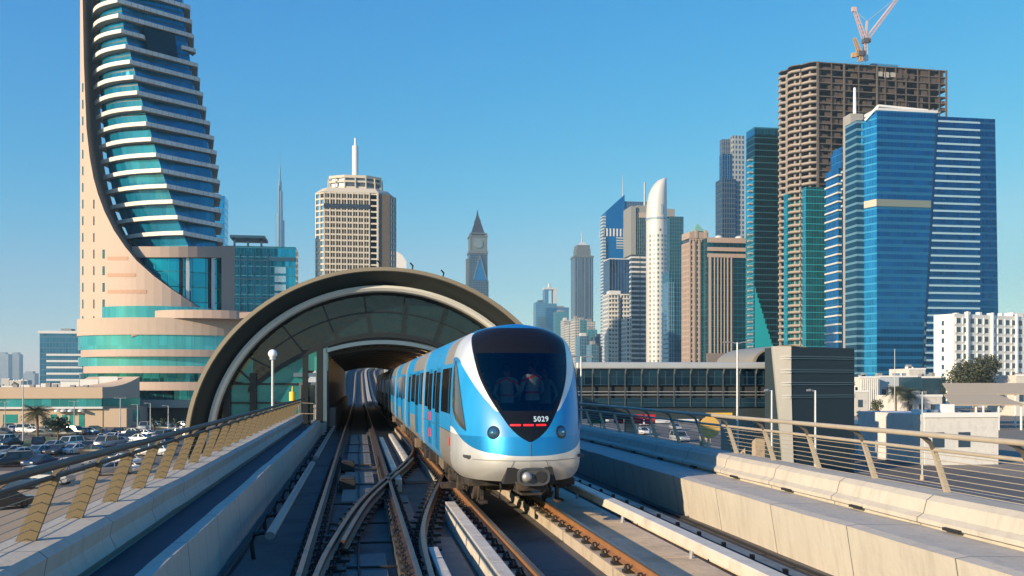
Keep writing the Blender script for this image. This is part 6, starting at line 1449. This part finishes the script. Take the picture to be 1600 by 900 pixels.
cars=[(5,727,'dark grey','saloon',-60,'at the very left edge, in the nearest row'),(21,729,'black','suv',-70,'big and side-on, front row at far left'),(33,716,'pale blue','saloon',-60,'behind the big black suv'),(22,712,'silver','saloon',-60,'behind the big black suv, nose by the silver one'),(3,712,'dark blue','saloon',-60,'third row at the left edge'),
(60,712,'pale blue','saloon',-25,'in the middle row below the palm'),(86,711,'dark grey','saloon',-5,'middle row, right of the pale blue one below the palm'),(115,709,'white','saloon',-25,'middle row, right of the dark grey one'),(60,701,'black','suv',15,'boxy, just in front of the palm island'),(84,703,'silver','saloon',-20,'behind the dark grey one in the middle row'),(108,700,'white','suv',-25,'behind the white one in the middle row'),(137,704,'dark grey','saloon',15,'right of the two white ones'),(128,697,'dark blue','saloon',80,'side-on behind the dark grey one'),(163,699,'silver','suv',-20,'right part of the back middle row'),(180,696,'silver','saloon',-20,'at the right end of the back middle row'),(207,704,'white','saloon',-70,'alone, seen over the left handrail'),(150,711,'black','saloon',75,'seen just over the handrail'),
(102,683,'black','suv',75,'long, beside the palm island'),(117,680,'dark grey','suv',70,'behind the long black one'),(137,679,'pale blue','saloon',60,'parked side-on by the verge'),(149,676,'black','saloon',80,'at the right end of the verge row'),
(8,668,'black','suv',40,'far row at the left edge'),(15,672,'dark blue','saloon',40,'far row, second from the left edge'),(5,680,'dark grey','saloon',50,'left edge, in front of the far row'),(20,675,'white','saloon',20,'far row left, before the beige building'),(29,675,'dark blue','saloon',15,'far row, right of the small white one'),(45,676,'white','suv',80,'left of the palm trunk'),(55,677,'white','saloon',80,'partly behind the palm trunk'),(66,683,'dark grey','saloon',80,'half hidden behind the palm'),(74,676,'silver','saloon',80,'right behind the bush tree'),
(226,672,'silver','suv',-5,'facing the camera by the podium entrance'),(210,681,'white','saloon',75,'low, left of the facing silver one'),(230,683,'white','saloon',70,'in front of the facing silver one'),(254,673,'black','saloon',60,'right of the podium entrance'),(264,669,'dark blue','saloon',60,'behind the black one by the entrance'),(288,668,'white','saloon',65,'last before the bronze arch'),(276,672,'dark grey','saloon',60,'second last before the bronze arch'),(245,668,'pale blue','saloon',60,'behind the white pair by the entrance'),
(107,735,'white','saloon',-15,'near row, seen between two railing posts'),(142,727,'white','saloon',-20,'near row, right of the first one between the posts'),(160,723,'dark grey','saloon',70,'near row, dark between white ones'),(62,729,'dark blue','saloon',-20,'cut by the top handrail, nearest row'),(20,765,'pale blue','saloon',-60,'lowest one at the left, behind the lower rail'),(75,757,'silver','suv',80,'on the sand behind the posts'),(2,795,'dark grey','saloon',-50,'on the sand at the left edge'),(198,727,'white','saloon',40,'on the sandy lot, centre'),(192,739,'white','saloon',60,'on the sandy lot behind a post'),(172,742,'silver','saloon',-60,'on the sandy lot, lower'),(240,712,'white','van',80,'pale van at the back of the sandy lot')]
for i,(px,py) in enumerate(((176,689),(192,690),(206,690),(222,691),(238,690),(253,688),(268,686),(186,679),(282,684),(296,682),(170,684),(247,698),(262,697),(228,703),(4,697),(14,699))):
    c_=['white','silver','dark blue','white','dark grey','pale blue','white','black'][i%8]
    cars.append((px,py,c_,'suv' if i%3==2 else 'saloon',(-20,15,-5,70,-15)[i%5],('far middle row, %s from its left'%['first','second','third','fourth','fifth','sixth','seventh'][i]) if i<7 else ['alone before the shaded stone wall','below the bronze arch foot','right of that one, by the arch foot','left end of the far middle row','behind the left handrail, rear one','behind the left handrail, next to the rear one','low behind the left handrail','left edge, before the palm lamp post','left edge, nearer the palm lamp post'][i-7]))
for px,py,c_,k,rot,l in cars: car(px,py,k,c_,rot,'%s %s %s'%(c_,{'saloon':'car','suv':'jeep','van':'van'}[k],l),G1)
r=random.Random(5); names=['white','silver','dark grey','pale blue','white','black','dark blue','white']
pos=['first','second','third','fourth','fifth','sixth','seventh','eighth','ninth','tenth']
for i in range(10):
    c_=names[(i*3)%8]; car(1340+i*9,639+(i%2)*1.5,'saloon' if i%3 else 'suv',c_,80+r.uniform(-12,12),'%s car in the crowded lot behind the shop row, %s from left'%(c_,pos[i]),'cars in the right hand lot')
for i in range(6):
    c_=names[(i*5+1)%8]; car(1492+i*17,648,'saloon',c_,r.uniform(-10,10),'%s car under the tan shade canopy, %s from the left'%(c_,pos[i]),'cars under the canopy')
for i,(px,py,c_,k) in enumerate(((1005,665,'white','saloon'),(1030,662,'white','van'),(1055,672,'silver','saloon'),(1005,679,'white','saloon'),(1062,690,'silver','suv'),(1075,660,'white','van'),(985,684,'dark grey','saloon'),(1180,665,'silver','saloon'),(1195,668,'dark blue','saloon'),(1160,700,'black','saloon'),(945,660,'white','saloon'))):
    car(px,py,k,c_,r.uniform(-8,8)+(90 if i%4==1 else 0),'%s %s on the road below the right railing, %s'%(c_,'van' if k=='van' else 'car',['left of the first white van','side-on near the footbridge','right of the side-on white van','white and low behind the railing posts','by the ochre disc sign','farther white van under the footbridge','darkest one near the dark brackets','left of the lift tower','beside the lift tower','closest to the barrier','under the footbridge near the train'][i]),'cars on the right road')
# ================================================================ trees
def leafm(name,a,b):
    if name in MATS: return MATS[name]
    m,nt,p=base(name); L=nt.links.new
    tc=N(nt,'ShaderNodeTexCoord'); nz=N(nt,'ShaderNodeTexNoise',Scale=.9,Detail=3); L(tc.outputs['Object'],nz.inputs['Vector']); L(mixc(nt,nz.outputs[0],a,b),p.inputs['Base Color']); p.inputs['Roughness'].default_value=.6
    MATS[name]=m; return m
BARK=mat('bark',(.16,.11,.07),.9,0,.3,3,.4)
def tree(label,px,D,yt,wpx,mt,seed,dens=1400,cat='tree',leaf=.35,trunkf=.25):
    c=xy(px,D); H=hgt(px,yt,D); Wd=wpx*D/FPX; r=random.Random(seed); t=thing('leafy_tree',label,cat,(c.x,c.y,0))
    m=MB(); m.tube([(0,0,0),(.05,0,H*.2),(0,.1,H*.45)],[H*.035,H*.03,H*.018],8)
    lobes=[]
    for k in range(16):
        a=r.uniform(0,6.28); rad=r.uniform(.0,.42)*Wd; z_=H*r.uniform(trunkf+.15,.86); lobes.append((rad*math.cos(a),rad*math.sin(a)*.8,z_,Wd*r.uniform(.12,.22)))
        if k<8: m.tube([(0,0,H*.3),(rad*.5*math.cos(a),rad*.4*math.sin(a),(H*.3+z_)/2),(rad*math.cos(a),rad*.8*math.sin(a),z_)],[H*.015,H*.01,H*.004],5)
    m.build('trunk',BARK,t)
    m=MB()
    for k in range(dens):
        lx,ly,lz,lr=r.choice(lobes); u=Vector((r.gauss(0,1),r.gauss(0,1),r.gauss(0,1))).normalized(); q=Vector((lx,ly,lz))+u*lr*r.uniform(.55,1.08); q.z=max(q.z,H*trunkf*.6)
        a=Vector((r.gauss(0,1),r.gauss(0,1),r.gauss(0,.6))).normalized(); b=a.cross(u)
        if b.length<.1: continue
        b.normalize(); s=leaf*r.uniform(.6,1.4)
        m.add([q-a*s*.5,q+b*s*.4,q+a*s*.6,q-b*s*.35],[(0,1,2,3)])
    m.build('crown',mt,t)
LG=leafm('dark_leaves',(.035,.055,.022),(.075,.085,.03)); LG2=leafm('olive_leaves',(.03,.038,.013),(.065,.065,.025)); LP=leafm('palm_leaves',(.045,.06,.02),(.10,.10,.04))
def palm(label,px,D,yt,wpx,seed):
    c=xy(px,D); H=hgt(px,yt,D)*.72; Wd=wpx*D/FPX/2; r=random.Random(seed); t=thing('palm_tree',label,'palm tree',(c.x,c.y,0))
    m=MB(); m.tube([(0,0,0),(.05,.02,H*.5),(0,0,H)],[.28,.22,.2],8); m.build('trunk',BARK,t)
    m=MB()
    for k in range(85):
        az=r.uniform(0,6.28); el=r.uniform(-.35,1.25); L_=Wd*r.uniform(.85,1.2); d=Vector((math.cos(az),math.sin(az),0)); pts=[]
        for i in range(9):
            f=i/8; pts.append(Vector((0,0,H))+d*L_*f*math.cos(el*.6)+Vector((0,0,L_*(f*math.sin(el)-.55*f*f))))
        for i in range(8):
            a,b=pts[i],pts[i+1]; sd=(b-a).cross(Vector((0,0,1)))
            if sd.length<1e-4: continue
            sd.normalize(); ln=.8*math.sin(math.pi*(i+.8)/9.2)+.1
            for s in (-1,1):
                for q in (0,.5):
                    p0=a.lerp(b,q); m.add([p0,p0+(b-a)*.22,p0+(b-a)*.6+sd*s*ln+Vector((0,0,-.25*ln))],[(0,1,2)])
    m.build('crown',LP,t)
palm('date palm on the car park island, left foreground of the beige building',58,166,626,52,1)
tree('dark round bush tree right of the date palm',90,170,648,44,LG,2,900,leaf=.4)
tree('tiny dark trees on the horizon above the beige roof at left',22,420,594,22,LG,3,400,leaf=.7)
tree('small dark round tree in the right hand lot',1369,240,620,22,LG,4,500,leaf=.4)
palm('palm left of the pair behind the lot',1400,255,592,42,5); palm('palm in the middle behind the lot',1419,262,597,38,6); palm('palm right of the pair behind the lot',1438,268,599,34,7); palm('low young palm on the shop row roof edge',1416,165,640,22,8)
tree('big dark olive tree in front of the white hotel',1524,300,553,128,LG2,9,9000,leaf=.6)
tree('smaller green tree at the right of the big tree',1585,310,588,24,LG,10,500,leaf=.5)
tree('small tree at the foot of the lift tower',1344,170,632,12,LG,12,250,leaf=.4)
for k,px in enumerate((255,275,292,240)):
    tree('small clipped tree before the podium, %s'%['second from the left','third from the left','nearest the arch','leftmost'][k],px,205,652,9,LG,30+k,250,leaf=.3)
# ================================================================ air between here and the far towers
hz=MB().box(-6000,6000,-60,6500,-1,900).build('haze',None)
hz.data.materials.clear(); hm=bpy.data.materials.new('haze_air'); hm.use_nodes=True; hn=hm.node_tree; hn.nodes.clear()
ho=hn.nodes.new('ShaderNodeOutputMaterial'); hv=hn.nodes.new('ShaderNodeVolumePrincipled'); hv.inputs['Color'].default_value=(.48,.78,1,1); hv.inputs['Density'].default_value=HAZE; hv.inputs['Anisotropy'].default_value=.0
hn.links.new(hv.outputs[0],ho.inputs['Volume']); hz.data.materials.append(hm); hz['kind']='stuff'
